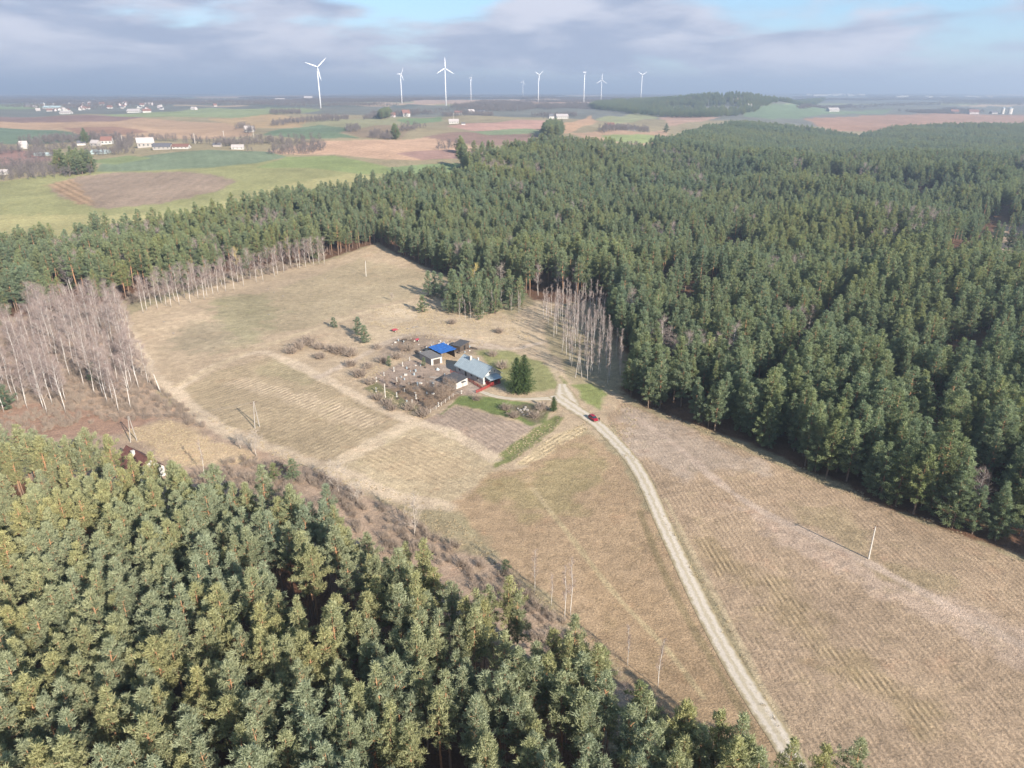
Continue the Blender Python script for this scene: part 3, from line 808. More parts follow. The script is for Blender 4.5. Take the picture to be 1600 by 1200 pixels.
def twig_mat(name, a, b_):
    m, t, b = new_mat(name)
    oi = N(t, 'ShaderNodeObjectInfo')
    tn = N(t, 'ShaderNodeAttribute', attribute_name='tint')
    f = mathn(t, 'ADD', mathn(t, 'MULTIPLY', oi.outputs['Random'], 0.6), mathn(t, 'MULTIPLY', tn.outputs['Fac'], 0.4))
    L(t, mixc(t, f, a, b_), b.inputs['Base Color'])
    b.inputs['Roughness'].default_value = 0.85
    return m


M_BTWIG = twig_mat("birch_twigs", (0.20, 0.150, 0.135), (0.285, 0.225, 0.20))
M_GTWIG = twig_mat("grey_twigs", (0.28, 0.23, 0.19), (0.40, 0.35, 0.30))
M_RTWIG = twig_mat("brush_twigs", (0.19, 0.145, 0.115), (0.30, 0.24, 0.19))
M_STRAW = twig_mat("dry_grass_blades", (0.33, 0.26, 0.165), (0.46, 0.38, 0.25))
M_DTWIG = twig_mat("dark_fruit_twigs", (0.16, 0.115, 0.085), (0.25, 0.19, 0.145))
M_FARBARE = twig_mat("bare_wood_twigs", (0.10, 0.088, 0.088), (0.18, 0.15, 0.14))
M_YTWIG = twig_mat("mistletoe_yellow_twigs", (0.36, 0.28, 0.10), (0.46, 0.38, 0.14))


class TriB:
    """triangle soup with a per-vertex tint"""
    def __init__(s):
        s.p, s.t = [], []

    def tri(s, a, b, c, tint):
        s.p += [a, b, c]
        s.t += [tint] * 3

    def strip(s, a, b, w0, w1, tint, n):
        side = (b - a).cross(n)
        if side.length < 1e-5:
            side = Vector((1, 0, 0))
        side.normalize()
        s.tri(a - side * w0, a + side * w0, b + side * w1, tint)
        s.tri(a - side * w0, b + side * w1, b - side * w1, tint)

    def mesh(s, name, mat):
        me = bpy.data.meshes.new(name)
        me.from_pydata([tuple(q) for q in s.p], [], [(i, i + 1, i + 2) for i in range(0, len(s.p), 3)])
        a = me.attributes.new('tint', 'FLOAT', 'POINT')
        a.data.foreach_set('value', s.t)
        me.materials.append(mat)
        me.update()
        return me


def rvec(r):
    while True:
        v = Vector((r.uniform(-1, 1), r.uniform(-1, 1), r.uniform(-1, 1)))
        if 0.05 < v.length < 1:
            return v.normalized()


def tuft(tb, r, c, out, size, n, tint):
    """bunch of fine needle sprays round a twig end, mostly outward and up"""
    up = Vector((0, 0, 0.5))
    for _ in range(n):
        d = (rvec(r) + out * 0.5 + up).normalized()
        l = size * r.uniform(0.6, 1.2)
        o = c + rvec(r) * size * 0.62
        s = d.cross(rvec(r))
        if s.length < 0.1:
            continue
        s = s.normalized() * (l * r.uniform(0.10, 0.17))
        tb.tri(o - s, o + s, o + d * l, min(1, max(0, tint + r.uniform(-0.22, 0.22))))


def make_pine(seed, H, cb, rad, conic=0.5, dens=1.0, size=0.45, ntuft=26, needles=None):
    """returns trunk mesh and crown mesh of a Scots pine"""
    r = random.Random(seed)
    tr = MB()
    lean = (r.uniform(-.35, .35), r.uniform(-.35, .35))
    pts, rads = [], []
    for i in range(7):
        f = i / 6
        pts.append((lean[0] * f * f + 0.12 * math.sin(f * 5 + seed), lean[1] * f * f + 0.1 * math.cos(f * 6 + seed), H * 0.97 * f - 0.25))
        rads.append(0.17 * (1 - f) ** 0.8 * H / 17 + 0.035)
    tr.path(pts, rads, 6)
    tb = TriB()
    lob = r.uniform(0, 6.28)
    z0 = H * cb
    nw = max(6, int((H - z0) / (0.78 / dens ** 0.5)))
    for w in range(nw):
        f = (w + r.uniform(0.1, 0.6)) / nw
        z = z0 + (H - z0) * f
        prof = (1 - f) ** conic * (0.55 + 0.45 * min(1, f * 4)) if f < 0.999 else 0
        nb = r.randint(3, 5)
        a0 = r.uniform(0, 6.28)
        wv = r.uniform(0.75, 1.2)
        for k in range(nb):
            a = a0 + k * 6.28 / nb + r.uniform(-.4, .4)
            ln = rad * prof * wv * r.uniform(0.45, 1.35) * (1 + 0.3 * math.sin(2 * a + lob + 2.5 * f)) + 0.3
            up = 0.15 + 0.65 * f + r.uniform(-.15, .25)
            d = Vector((math.cos(a), math.sin(a), up)).normalized()
            base = Vector((lean[0] * f, lean[1] * f, z))
            tip = base + d * ln
            if ln > 0.8:
                tr.tube(base, base + d * ln * 0.85, 0.035 + 0.012 * ln, 0.014, 3, caps=False)
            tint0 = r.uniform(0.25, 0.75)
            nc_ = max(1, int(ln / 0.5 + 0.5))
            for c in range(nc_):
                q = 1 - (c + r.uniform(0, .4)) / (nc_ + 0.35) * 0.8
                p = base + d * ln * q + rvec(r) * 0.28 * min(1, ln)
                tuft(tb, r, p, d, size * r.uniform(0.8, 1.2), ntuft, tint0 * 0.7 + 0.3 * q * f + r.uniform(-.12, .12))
    for _ in range(3):
        tuft(tb, r, Vector((lean[0], lean[1], H - 0.2)) + rvec(r) * 0.2, Vector((0, 0, 1)), size, ntuft, 0.7)
    # a few dead snags below the crown
    for _ in range(r.randint(3, 7)):
        z = H * cb * r.uniform(0.55, 1.0)
        a = r.uniform(0, 6.28)
        l = r.uniform(0.6, 1.8)
        tr.tube((0, 0, z), (math.cos(a) * l, math.sin(a) * l, z + r.uniform(-.3, .3)), 0.03, 0.01, 3, caps=False)
    return tr.mesh('trunk', M_PBARK, True), tb.mesh('crown', needles or M_NEEDLE)


def make_spruce(seed, H, rad):
    r = random.Random(seed)
    tr = MB()
    tr.path([(0, 0, -.2), (0, 0, H * .5), (0.05, 0, H)], [0.26, 0.16, 0.02], 6)
    tb = TriB()
    n = int(H / 0.42)
    for w in range(n):
        f = (w + 0.5) / n
        z = 0.5 + (H - 0.5) * f
        nb = 9 if f < 0.7 else 6
        a0 = r.uniform(0, 6.28)
        for k in range(nb):
            a = a0 + k * 6.28 / nb + r.uniform(-.2, .2)
            ln = rad * (1 - f) ** 0.62 * min(1, 0.6 + 2.5 * f) * r.uniform(0.55, 1.2) + 0.15
            d = Vector((math.cos(a), math.sin(a), -0.25 + 0.6 * f))
            d.normalize()
            c = 0
            s = 0.25
            while s < ln:
                p = Vector((0, 0, z)) + d * s + Vector((0, 0, 0.12 * (s / ln) ** 2 * ln))
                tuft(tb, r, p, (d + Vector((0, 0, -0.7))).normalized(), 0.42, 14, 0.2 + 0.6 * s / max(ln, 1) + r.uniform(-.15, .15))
                s += 0.5
    tuft(tb, r, Vector((0, 0, H)), Vector((0, 0, 1)), 0.4, 6, 0.7)
    return tr.mesh('trunk', M_PBARK, True), tb.mesh('crown', M_SPRUCE)


def make_bare(seed, H, rad, fork, ntw, mtrunk, mtwig, tw=0.022, upr=1.0, cb=0.3, r0=0.13):
    """leafless tree: trunk with limbs, and a fine crown of twigs"""
    r = random.Random(seed)
    tr = MB()
    pts, rads = [], []
    lx, ly = r.uniform(-.9, .9), r.uniform(-.6, .6)
    n = 8
    for i in range(n):
        f = i / (n - 1)
        pts.append((lx * f ** 1.5 + 0.15 * math.sin(f * 7 + seed), ly * f ** 1.5 + 0.15 * math.cos(f * 8 + seed), H * 0.96 * f - 0.2))
        rads.append(r0 * (1 - f) ** 0.9 + 0.02)
    tr.path(pts, rads, 6)
    tb = TriB()
    for k in range(fork):
        f = cb + (0.97 - cb) * (k + r.random()) / fork
        i = min(n - 2, int(f * (n - 1)))
        g = f * (n - 1) - i
        base = Vector(pts[i]).lerp(Vector(pts[i + 1]), g)
        a = r.uniform(0, 6.28)
        ln = rad * (1.15 - 0.75 * (f - cb) / (1 - cb)) * r.uniform(0.6, 1.2)
        d = Vector((math.cos(a), math.sin(a), upr * r.uniform(0.7, 1.5))).normalized()
        tip = base + d * ln
        mid_ = base + d * ln * 0.55 + Vector((0, 0, -0.06 * ln))
        tr.tube(base, mid_, 0.02 + r0 * 0.28 * (1 - f), 0.022, 4, caps=False)
        tr.tube(mid_, tip, 0.022, 0.010, 3, caps=False)
        for _ in range(ntw):
            q = r.uniform(0.2, 1.0)
            p = base + d * ln * q
            td = (rvec(r) * 0.9 + d * 0.6 + Vector((0, 0, 0.45 * upr))).normalized()
            tl = r.uniform(0.5, 1.35) * (0.4 + 0.25 * rad)
            e = p + td * tl
            tt = r.random()
            tb.strip(p, e, tw, tw * 0.4, tt, rvec(r))
            for _ in range(2):
                p2 = p + td * tl * r.uniform(0.3, 0.9)
                e2 = p2 + (td + rvec(r) * 0.8).normalized() * tl * 0.55
                tb.strip(p2, e2, tw * 0.7, tw * 0.3, tt, rvec(r))
    return tr.mesh('trunk', mtrunk, True), tb.mesh('crown', mtwig)


def make_bush(seed, H, n, mat, tw=0.03):
    """many-stemmed leafless shrub"""
    r = random.Random(seed)
    tb = TriB()
    for _ in range(n):
        a = r.uniform(0, 6.28)
        d = Vector((math.cos(a) * r.uniform(0, .8), math.sin(a) * r.uniform(0, .8), 1)).normalized()
        b_ = Vector((r.uniform(-.3, .3) * H, r.uniform(-.3, .3) * H, -0.05))
        l = H * r.uniform(0.5, 1.1)
        tb.strip(b_, b_ + d * l, tw, tw * 0.5, r.random(), rvec(r))
        for _ in range(3):
            p = b_ + d * l * r.uniform(0.3, 0.9)
            e = p + (d + rvec(r) * 0.9).normalized() * l * r.uniform(0.25, 0.45)
            tb.strip(p, e, tw * 0.7, tw * 0.3, r.random(), rvec(r))
    return tb.mesh('stems', mat)


def make_tussock(seed, n, h):
    r = random.Random(seed)
    tb = TriB()
    for _ in range(n):
        a = r.uniform(0, 6.28); q = r.uniform(0, .35)
        b_ = Vector((math.cos(a) * q, math.sin(a) * q, -0.03))
        d = Vector((math.cos(a) * r.uniform(.2, 1), math.sin(a) * r.uniform(.2, 1), 1)).normalized()
        s = d.cross(rvec(r)).normalized() * 0.05
        tb.tri(b_ - s, b_ + s, b_ + d * h * r.uniform(.6, 1.2), r.random())
    return tb.mesh('blades', M_STRAW)


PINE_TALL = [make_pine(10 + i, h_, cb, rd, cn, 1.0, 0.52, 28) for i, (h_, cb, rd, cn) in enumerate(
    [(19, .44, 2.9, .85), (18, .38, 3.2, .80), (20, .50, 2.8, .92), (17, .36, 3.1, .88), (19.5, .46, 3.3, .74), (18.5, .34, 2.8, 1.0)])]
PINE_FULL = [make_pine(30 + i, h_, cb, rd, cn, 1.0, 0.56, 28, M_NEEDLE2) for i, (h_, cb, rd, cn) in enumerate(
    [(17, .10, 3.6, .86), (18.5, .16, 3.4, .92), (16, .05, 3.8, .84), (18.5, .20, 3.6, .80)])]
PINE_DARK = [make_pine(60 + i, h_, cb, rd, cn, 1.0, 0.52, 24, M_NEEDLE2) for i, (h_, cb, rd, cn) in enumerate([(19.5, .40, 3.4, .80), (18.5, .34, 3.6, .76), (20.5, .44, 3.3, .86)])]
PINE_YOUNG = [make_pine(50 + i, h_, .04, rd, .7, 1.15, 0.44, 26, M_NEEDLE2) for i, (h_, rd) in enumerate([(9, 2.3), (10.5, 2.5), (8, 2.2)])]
SPRUCES = [make_spruce(70, 14.0, 4.6), make_spruce(71, 13.2, 4.5), make_spruce(72, 5.2, 1.3)]
BIRCHES = [make_bare(80 + i, h_, rd, 28, 24, M_BBARK, M_BTWIG, 0.017, 1.0, .34, .115) for i, (h_, rd) in enumerate([(19, 3.8), (21, 4.2), (17.5, 3.6), (20, 4.6)])]
SLIM = [make_bare(90 + i, h_, rd, 24, 19, M_BBARK, M_BTWIG, 0.016, 1.5, .30, .10) for i, (h_, rd) in enumerate([(22, 2.1), (20, 1.9), (21, 2.3)])]
GREYTREE = [make_bare(100 + i, h_, rd, 22, 12, M_GTWIG, M_GTWIG, 0.026, .8, .18, .16) for i, (h_, rd) in enumerate([(9, 3.6), (11, 4.2), (7, 3.2)])]
BROWNTREE = [make_bare(105 + i, h_, rd, 24, 14, M_DTWIG, M_DTWIG, 0.026, .7, .16, .13) for i, (h_, rd) in enumerate([(6.5, 3.4), (7.5, 3.8), (5.5, 3.0)])]
FARBARE = [make_bare(110 + i, h_, rd, 18, 12, M_FARBARE, M_FARBARE, 0.06, .8, .12, .25) for i, (h_, rd) in enumerate([(11, 4.6), (13, 5.0)])]
YELLOWTREE = make_bare(120, 14, 3.6, 20, 14, M_GTWIG, M_YTWIG, 0.04, 1.0, .25, .16)
BUSHES = [make_bush(130 + i, 2.4, 60, M_RTWIG) for i in range(3)]
THICKBUSH = [make_bush(135 + i, 2.4, 130, M_RTWIG, 0.035) for i in range(2)]
TUSSOCKS = [make_tussock(140 + i, 26, 0.55) for i in range(2)]


def combined(name, pair):
    """one mesh holding trunk and crown, for the uncountable parts of a wood"""
    a, b_ = pair
    va = np.zeros(len(a.vertices) * 3, np.float32); a.vertices.foreach_get('co', va)
    vb = np.zeros(len(b_.vertices) * 3, np.float32); b_.vertices.foreach_get('co', vb)
    na = len(a.vertices)
    F = [tuple(p.vertices) for p in a.polygons] + [tuple(i + na for i in p.vertices) for p in b_.polygons]
    me = bpy.data.meshes.new(name)
    me.from_pydata(np.concatenate([va, vb]).reshape(-1, 3), [], F)
    me.materials.append(a.materials[0]); me.materials.append(b_.materials[0])
    me.polygons.foreach_set('material_index', [0] * len(a.polygons) + [1] * len(b_.polygons))
    tb = np.zeros(len(b_.vertices), np.float32); b_.attributes['tint'].data.foreach_get('value', tb)
    at_ = me.attributes.new('tint', 'FLOAT', 'POINT')
    at_.data.foreach_set('value', np.concatenate([np.zeros(na, np.float32), tb]))
    me.update()
    return me


def scatter_object(name, P, protos, pick, rot, scl, label, cat):
    """one object that repeats the given plants at the points P by geometry nodes"""
    me = bpy.data.meshes.new(name)
    me.from_pydata(P, [], [])
    a = me.attributes.new('rot', 'FLOAT_VECTOR', 'POINT'); a.data.foreach_set('vector', rot.astype(np.float32).ravel())
    a = me.attributes.new('scl', 'FLOAT_VECTOR', 'POINT'); a.data.foreach_set('vector', scl.astype(np.float32).ravel())
    a = me.attributes.new('pick', 'INT', 'POINT'); a.data.foreach_set('value', pick.astype(np.int32))
    o = child(name, me)
    ng = bpy.data.node_groups.new(name + '_nodes', 'GeometryNodeTree')
    ng.interface.new_socket('Geometry', in_out='INPUT', socket_type='NodeSocketGeometry')
    ng.interface.new_socket('Geometry', in_out='OUTPUT', socket_type='NodeSocketGeometry')
    gi = ng.nodes.new('NodeGroupInput'); go = ng.nodes.new('NodeGroupOutput')
    ip = ng.nodes.new('GeometryNodeInstanceOnPoints')
    jn = ng.nodes.new('GeometryNodeJoinGeometry')
    for k, pm in enumerate(protos):
        po = bpy.data.objects.new(name + '_plant', pm)      # not linked: only its shape is used
        oi = ng.nodes.new('GeometryNodeObjectInfo')
        oi.inputs['Object'].default_value = po
        oi.inputs['As Instance'].default_value = True
        ng.links.new(oi.outputs['Geometry'], jn.inputs[0])
    ng.links.new(gi.outputs[0], ip.inputs['Points'])
    ng.links.new(jn.outputs[0], ip.inputs['Instance'])
    ip.inputs['Pick Instance'].default_value = True
    for nm, ty, sock in (('pick', 'INT', 'Instance Index'), ('rot', 'FLOAT_VECTOR', 'Rotation'), ('scl', 'FLOAT_VECTOR', 'Scale')):
        na = ng.nodes.new('GeometryNodeInputNamedAttribute')
        na.data_type = ty
        na.inputs['Name'].default_value = nm
        ng.links.new(na.outputs[0], ip.inputs[sock])
    ng.links.new(ip.outputs[0], go.inputs[0])
    md = o.modifiers.new('scatter', 'NODES')
    md.node_group = ng
    tag(o, label, cat, None, 'stuff')
    return o


def fill(poly, sp, seed, jit=0.42, ymax=None):
    """jittered grid points inside an outline (ground coordinates)"""
    r = np.random.default_rng(seed)
    x0, y0 = poly.min(0); x1, y1 = poly.max(0)
    gx, gy = np.meshgrid(np.arange(x0, x1, sp), np.arange(y0, y1, sp * 0.9))
    gx = gx + (np.arange(gx.shape[0]) % 2)[:, None] * sp / 2
    X = gx.ravel() + r.uniform(-jit, jit, gx.size) * sp
    Y = gy.ravel() + r.uniform(-jit, jit, gx.size) * sp
    m = inside(poly, X, Y) & (Y > 25)
    return X[m], Y[m]


def project(X, Y, Z):
    f = Y * CP + (CAMH - Z) * SP
    u = 800 + FPX * X / f
    v = 600 - FPX * (Y * SP - (CAMH - Z) * CP) / f
    return u, v, f


def trio(n, r, s0=0.82, s1=1.12, wide=1.0):
    """random rotation and scale arrays"""
    rot = np.stack([r.uniform(-.03, .03, n), r.uniform(-.03, .03, n), r.uniform(0, 6.283, n)], 1)
    s = r.uniform(s0, s1, n)
    w = s * r.uniform(0.9, 1.12, n) * wide
    return rot, np.stack([w, w, s], 1)


def tree(name, pair, loc, rz, sc, label, cat, group, szx=None):
    o = empty(name, loc, rz)
    o.scale = (sc, sc, szx or sc)
    child('trunk', pair[0], o)
    child('crown', pair[1], o)
    return tag(o, label, cat, group)


# ------------------------------------------------------------------ near pine wood: the foremost trees one by one, the rest as a mass
r1 = np.random.default_rng(21)
nearP = GP(FOREST_NEAR)
X, Y = fill(nearP, 4.2, 4)
gap = vnoise(X, Y, 12, 8) * 0.7 + vnoise(X, Y, 5, 18) * 0.3
clear = inside(GP([(650, 925), (735, 940), (790, 1010), (745, 1035), (690, 990)]), X, Y)
keep = (gap > 0.30) & ~clear
X, Y = X[keep], Y[keep]
Z = HT(X, Y)
u, v, f = project(X, Y, Z + 13)
vis = (u > -140) & (u < 1740) & (v < 1330)
X, Y, Z, u, v, f = (q[vis] for q in (X, Y, Z, u, v, f))
infr = (u > 8) & (u < 1592) & (v > 0) & (v < 1180)
order = np.argsort(np.where(infr, f, 1e9))
NEAR_N = 230
near_i, rest_i = order[:NEAR_N], order[NEAR_N:]
for i in near_i:
    rowt = "foremost" if v[i] > 1010 else ("second-rank" if v[i] > 900 else "rearmost")
    if u[i] < 320:
        lb, gp = "tall pine with pale green crown in the lower left corner of the photo", "pines in the lower left corner"
    elif u[i] < 640:
        lb, gp = "tall pine with bare rusty trunk along the bottom edge, left of the middle", "pines along the bottom edge"
    elif u[i] < 900:
        lb, gp = f"{rowt} tall pine at the bottom middle of the photo, above the dark ditch", f"{rowt} pines near the bottom middle"
    else:
        lb, gp = "pine of the wood's last trees near the lower end of the gravel road", "pines near the lower end of the road"
    if u[i] < 640:
        zone = ["at the left edge of the photo", "a little right of the left edge", "in its middle", "towards the bottom middle of the photo"][min(3, int(max(0, u[i]) // 160))]
        lb = f"{rowt} pale green pine of the near wood, {zone}"
        gp = f"{rowt} pines of the near wood {zone}"
    k = int(r1.integers(0, 6))
    s = float(r1.uniform(0.84, 1.08))
    tree('pine_tree', PINE_TALL[k], (X[i], Y[i], Z[i]), float(r1.uniform(0, 6.28)), s * float(r1.uniform(.95, 1.15)), lb, 'pine tree', gp, s)
n = len(rest_i)
rot, scl = trio(n, r1, 0.8, 1.08, 1.04)
scatter_object('pine_wood_near', np.stack([X[rest_i], Y[rest_i], Z[rest_i]], 1), [combined('pine', p) for p in PINE_TALL], r1.integers(0, 6, n), rot, scl,
               "dense pine wood filling the lower left, farther trees between the foremost pines and the scrub", "pine wood")

# ------------------------------------------------------------------ the big pine forest on the right and behind the farm
mainP = GP(FOREST_MAIN)
sandP = GP(SAND_GAP)
X, Y = fill(mainP, 4.9, 5)
thin_ = np.where(Y > 650, np.where(Y > 900, 0.55, 0.75), 1.0)
gap = vnoise(X, Y, 17, 9)
gap2 = vnoise(X, Y, 60, 19)
openp = inside(GP([(820, 440), (900, 445), (890, 475), (835, 475)]), X, Y)
keep = (r1.random(len(X)) < thin_) & (gap > 0.17 + 0.16 * gap2) & ~(inside(sandP, X, Y) & (r1.random(len(X)) < 0.9)) & ~(openp & (r1.random(len(X)) < 0.6))
for shade_gap, wd_ in (([(1030, 458), (1095, 418), (1150, 396)], 7), ([(1150, 392), (1190, 368), (1240, 350)], 6), ([(1470, 430), (1560, 350), (1620, 300)], 6), ([(950, 335), (1010, 300)], 5), ([(1180, 640), (1260, 560), (1330, 470)], 3.5), ([(1400, 330), (1450, 300)], 7), ([(1290, 300), (1330, 285)], 8)):
    Pr = GP(shade_gap)  # treeless strips added so their shade reads as dark hollows
    for i in range(len(Pr) - 1):
        e = Pr[i + 1] - Pr[i]
        tt = np.clip(((X - Pr[i, 0]) * e[0] + (Y - Pr[i, 1]) * e[1]) / (e @ e), 0, 1)
        keep &= np.hypot(X - Pr[i, 0] - tt * e[0], Y - Pr[i, 1] - tt * e[1]) > wd_ * (0.7 + 0.6 * vnoise(X, Y, 15, 44))
u, v, f = project(X, Y, HT(X, Y) + 10)
keep &= (u > -160) & (u < 1850)
X, Y = X[keep], Y[keep]
n = len(X)
rot, scl = trio(n, r1, 0.70, 1.16, 1.10)
scl *= (0.86 + 0.28 * vnoise(X, Y, 45, 12))[:, None]
scl[Y > 650, :2] *= 1.22
dedge = sdist(mainP, X, Y)
leftpart = (X < -0.02 * Y) | ((X < 60) & (Y > 330))
tallish = ((dedge > 9) & (r1.random(n) < 0.35)) | (leftpart & (r1.random(n) < 0.75))
pick = np.where(tallish, r1.integers(4, 7, n), r1.integers(0, 4, n))
bare = (vnoise(X, Y, 26, 71) > 0.80) & (r1.random(n) < 0.55) & (dedge > 5)
pick = np.where(bare, r1.integers(7, 9, n), pick)
scl[bare] *= 0.85
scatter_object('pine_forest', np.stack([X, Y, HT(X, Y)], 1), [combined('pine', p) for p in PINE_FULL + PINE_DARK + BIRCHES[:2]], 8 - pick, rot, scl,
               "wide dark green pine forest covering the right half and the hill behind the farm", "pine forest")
print('forest main', n)

farP = GP(FOREST_FAR)
X, Y = fill(farP, 7.0, 6)
u, v, f = project(X, Y, HT(X, Y) + 10)
k = (u > -100) & (u < 1750)
X, Y = X[k], Y[k]
n = len(X)
rot, scl = trio(n, r1, 0.85, 1.15, 1.7)
scatter_object('pine_forest_ridge', np.stack([X, Y, HT(X, Y)], 1), [combined('pine', p) for p in PINE_FULL[:2]], r1.integers(0, 2, n), rot, scl,
               "hazy forest on the second ridge behind the big pine forest", "forest")
print('far', n)

# ------------------------------------------------------------------ birches
def seen_points(poly_px, n, seed, mind=2.0):
    P = GP(poly_px)
    r = np.random.default_rng(seed)
    out = []
    x0, y0 = P.min(0); x1, y1 = P.max(0)
    tries = 0
    while len(out) < n and tries < 40000:
        tries += 1
        x, y = r.uniform(x0, x1), r.uniform(y0, y1)
        if not inside(P, np.array([x]), np.array([y]))[0]:
            continue
        if all((x - q[0]) ** 2 + (y - q[1]) ** 2 > mind * mind for q in out):
            out.append((x, y))
    return out


rb = random.Random(77)


def birch_at(x, y, pairs, s, label, group, name='birch_tree', cat='birch tree'):
    tree(name, rb.choice(pairs), (x, y, h1(x, y)), rb.uniform(0, 6.28), s, label, cat, group)


for x, y in seen_points([(-60, 640), (-60, 545), (60, 505), (150, 486), (188, 482), (210, 540), (238, 602), (212, 642), (100, 655)], 140, 3, 2.3):
    uu_, vv_, _f = project(np.array([x]), np.array([y]), np.array([h1(x, y)]))
    wh = "next to the meadow" if uu_[0] > 165 else ("in its middle" if uu_[0] > 70 else "at the photo's left edge")
    dp = "front" if vv_[0] > 610 else ("inner" if vv_[0] > 550 else "rear")
    birch_at(x, y, BIRCHES, rb.uniform(.82, 1.08), f"{dp} white-stemmed birch of the dense stand on the left, {wh}", f"{dp} birches of the left stand {wh}")
for i, (u_, v_) in enumerate([(224, 489), (230, 485), (246, 482), (260, 478), (268, 480), (280, 476), (298, 473), (310, 467), (320, 468), (324, 464), (333, 462), (341, 457), (353, 455), (366, 454), (381, 447),
                              (401, 441), (411, 440), (429, 433), (434, 431), (444, 426), (465, 420), (469, 420), (478, 419), (490, 415), (499, 413), (507, 413),
                              (236, 478), (252, 474), (273, 470), (289, 466), (303, 462), (327, 455), (347, 449), (372, 443), (392, 436), (420, 428), (455, 419), (484, 411)]):
    p = G(u_, v_)
    birch_at(p.x, p.y, BIRCHES, rb.uniform(.78, 1.0), "white birch in the row along the far edge of the upper meadow", "birches along the upper meadow")
for x, y in seen_points([(846, 500), (858, 518), (876, 562), (905, 592), (950, 606), (975, 588), (955, 540), (940, 495), (930, 476), (880, 482)], 95, 9, 1.8):
    uu_, vv_, _f = project(np.array([x]), np.array([y]), np.array([h1(x, y)]))
    dp = "nearest the twin-legged pole" if vv_[0] > 570 else ("in its middle" if vv_[0] > 525 else "at its far end")
    birch_at(x, y, SLIM, rb.uniform(.62, .82), f"slim bare birch in the grove between track and forest, {dp}", f"grove birches {dp}")
for x, y in seen_points([(705, 500), (760, 504), (815, 490), (822, 478), (790, 480), (730, 486)], 16, 12, 1.8):
    birch_at(x, y, SLIM, rb.uniform(.42, .56), "short slim birch fronting the young pine thicket behind the farm", "birches fronting the pine thicket")
for u_, v_, s, lb in [(883, 969, .62, "thin white birch on the ditch bank, left of two close together"), (892, 962, .66, "thin white birch on the ditch bank, right of two close together"),
                      (835, 926, .55, "thin pale birch at the wood edge above the lower meadow"), (981, 1040, .5, "lone pale sapling birch on the ditch bank near the road"),
                      (1027, 1074, .6, "thin pale birch leaning over the ditch nearest the gravel road"), (862, 946, .4, "small pale birch sapling at the edge of the brown meadow"),
                      (250, 762, .55, "leaning birch between the ruined house and the pines"), (175, 790, .5, "single birch standing among the near pines"),
                      (320, 745, .55, "birch with drooping twigs right of the ruined house"), (345, 790, .6, "birch among red brush below the ruined house")]:
    p = G(u_, v_)
    birch_at(p.x, p.y, SLIM, s, lb, "single birches by the near wood")

# ------------------------------------------------------------------ grey orchard and hedge trees
for u_, v_, s, k, lb in [(648, 836, .95, 1, "pale bare tree at the wood edge below the straw field"), (400, 712, .9, 0, "grey bare tree beside the twin-legged power pole"),
                         (376, 702, .7, 2, "low grey bare tree left of the twin-legged power pole"), (530, 772, .9, 1, "grey spreading bare tree at the corner of the striped field"),
                         (560, 790, .8, 0, "pale spreading bare tree above the near pines"), (235, 600, .95, 1, "bare tree at the corner of the birch stand and meadow"),
                         (215, 560, .9, 0, "bare grey tree along the lower edge of the upper meadow"), (690, 628, 1.15, 0, "brown leafless apple tree in the farm garden, beside the white hut"),
                         (672, 640, 1.1, 2, "low brown leafless fruit tree at the garden corner"), (655, 622, 1.1, 2, "leafless fruit tree in the middle of the garden"),
                         (706, 622, 1.0, 0, "brown leafless tree in front of the white hut"), (697, 612, 1.0, 1, "brown fruit tree close left of the white hut"), (640, 612, .9, 0, "brown fruit tree left of the garden's middle"), (684, 618, 1.0, 2, "low brown fruit tree between hut and right fence"), (622, 606, .8, 2, "small brown fruit tree in the left part of the garden"), (668, 612, .9, 1, "brown fruit tree below the plank piles"), (604, 600, .7, 0, "small brown fruit tree inside the garden's left corner"), (628, 552, .8, 2, "bare dark tree left of the grey garage"),
                         (645, 545, .75, 0, "bare dark tree behind the grey garage"), (612, 470, .6, 2, "thin bare tree in the dry grass behind the farm")]:
    p = G(u_, v_)
    tree('bare_tree', (BROWNTREE if 'fruit' in lb or 'apple' in lb or 'dark' in lb or 'brown' in lb else GREYTREE)[k], p, rb.uniform(0, 6.28), s * (0.72 if 'fruit' in lb or 'apple' in lb else 1.0), lb, 'bare tree', None)
p = G(742, 452)
tree('bare_tree', YELLOWTREE, p, 0.3, 1.0, "yellowish bare tree at the forest edge behind the thicket", 'bare tree', None)
p = G(782, 455)
tree('bare_tree', (GREYTREE[1][0], GREYTREE[1][1]), p, 1.3, 1.3, "grey wide-crowned bare tree beside the yellowish one", 'bare tree', None)
p = G(372, 428)
tree('bare_tree', YELLOWTREE, p, 2.3, 1.1, "yellow-brown bare tree standing out of the pines behind the birch row", 'bare tree', None)

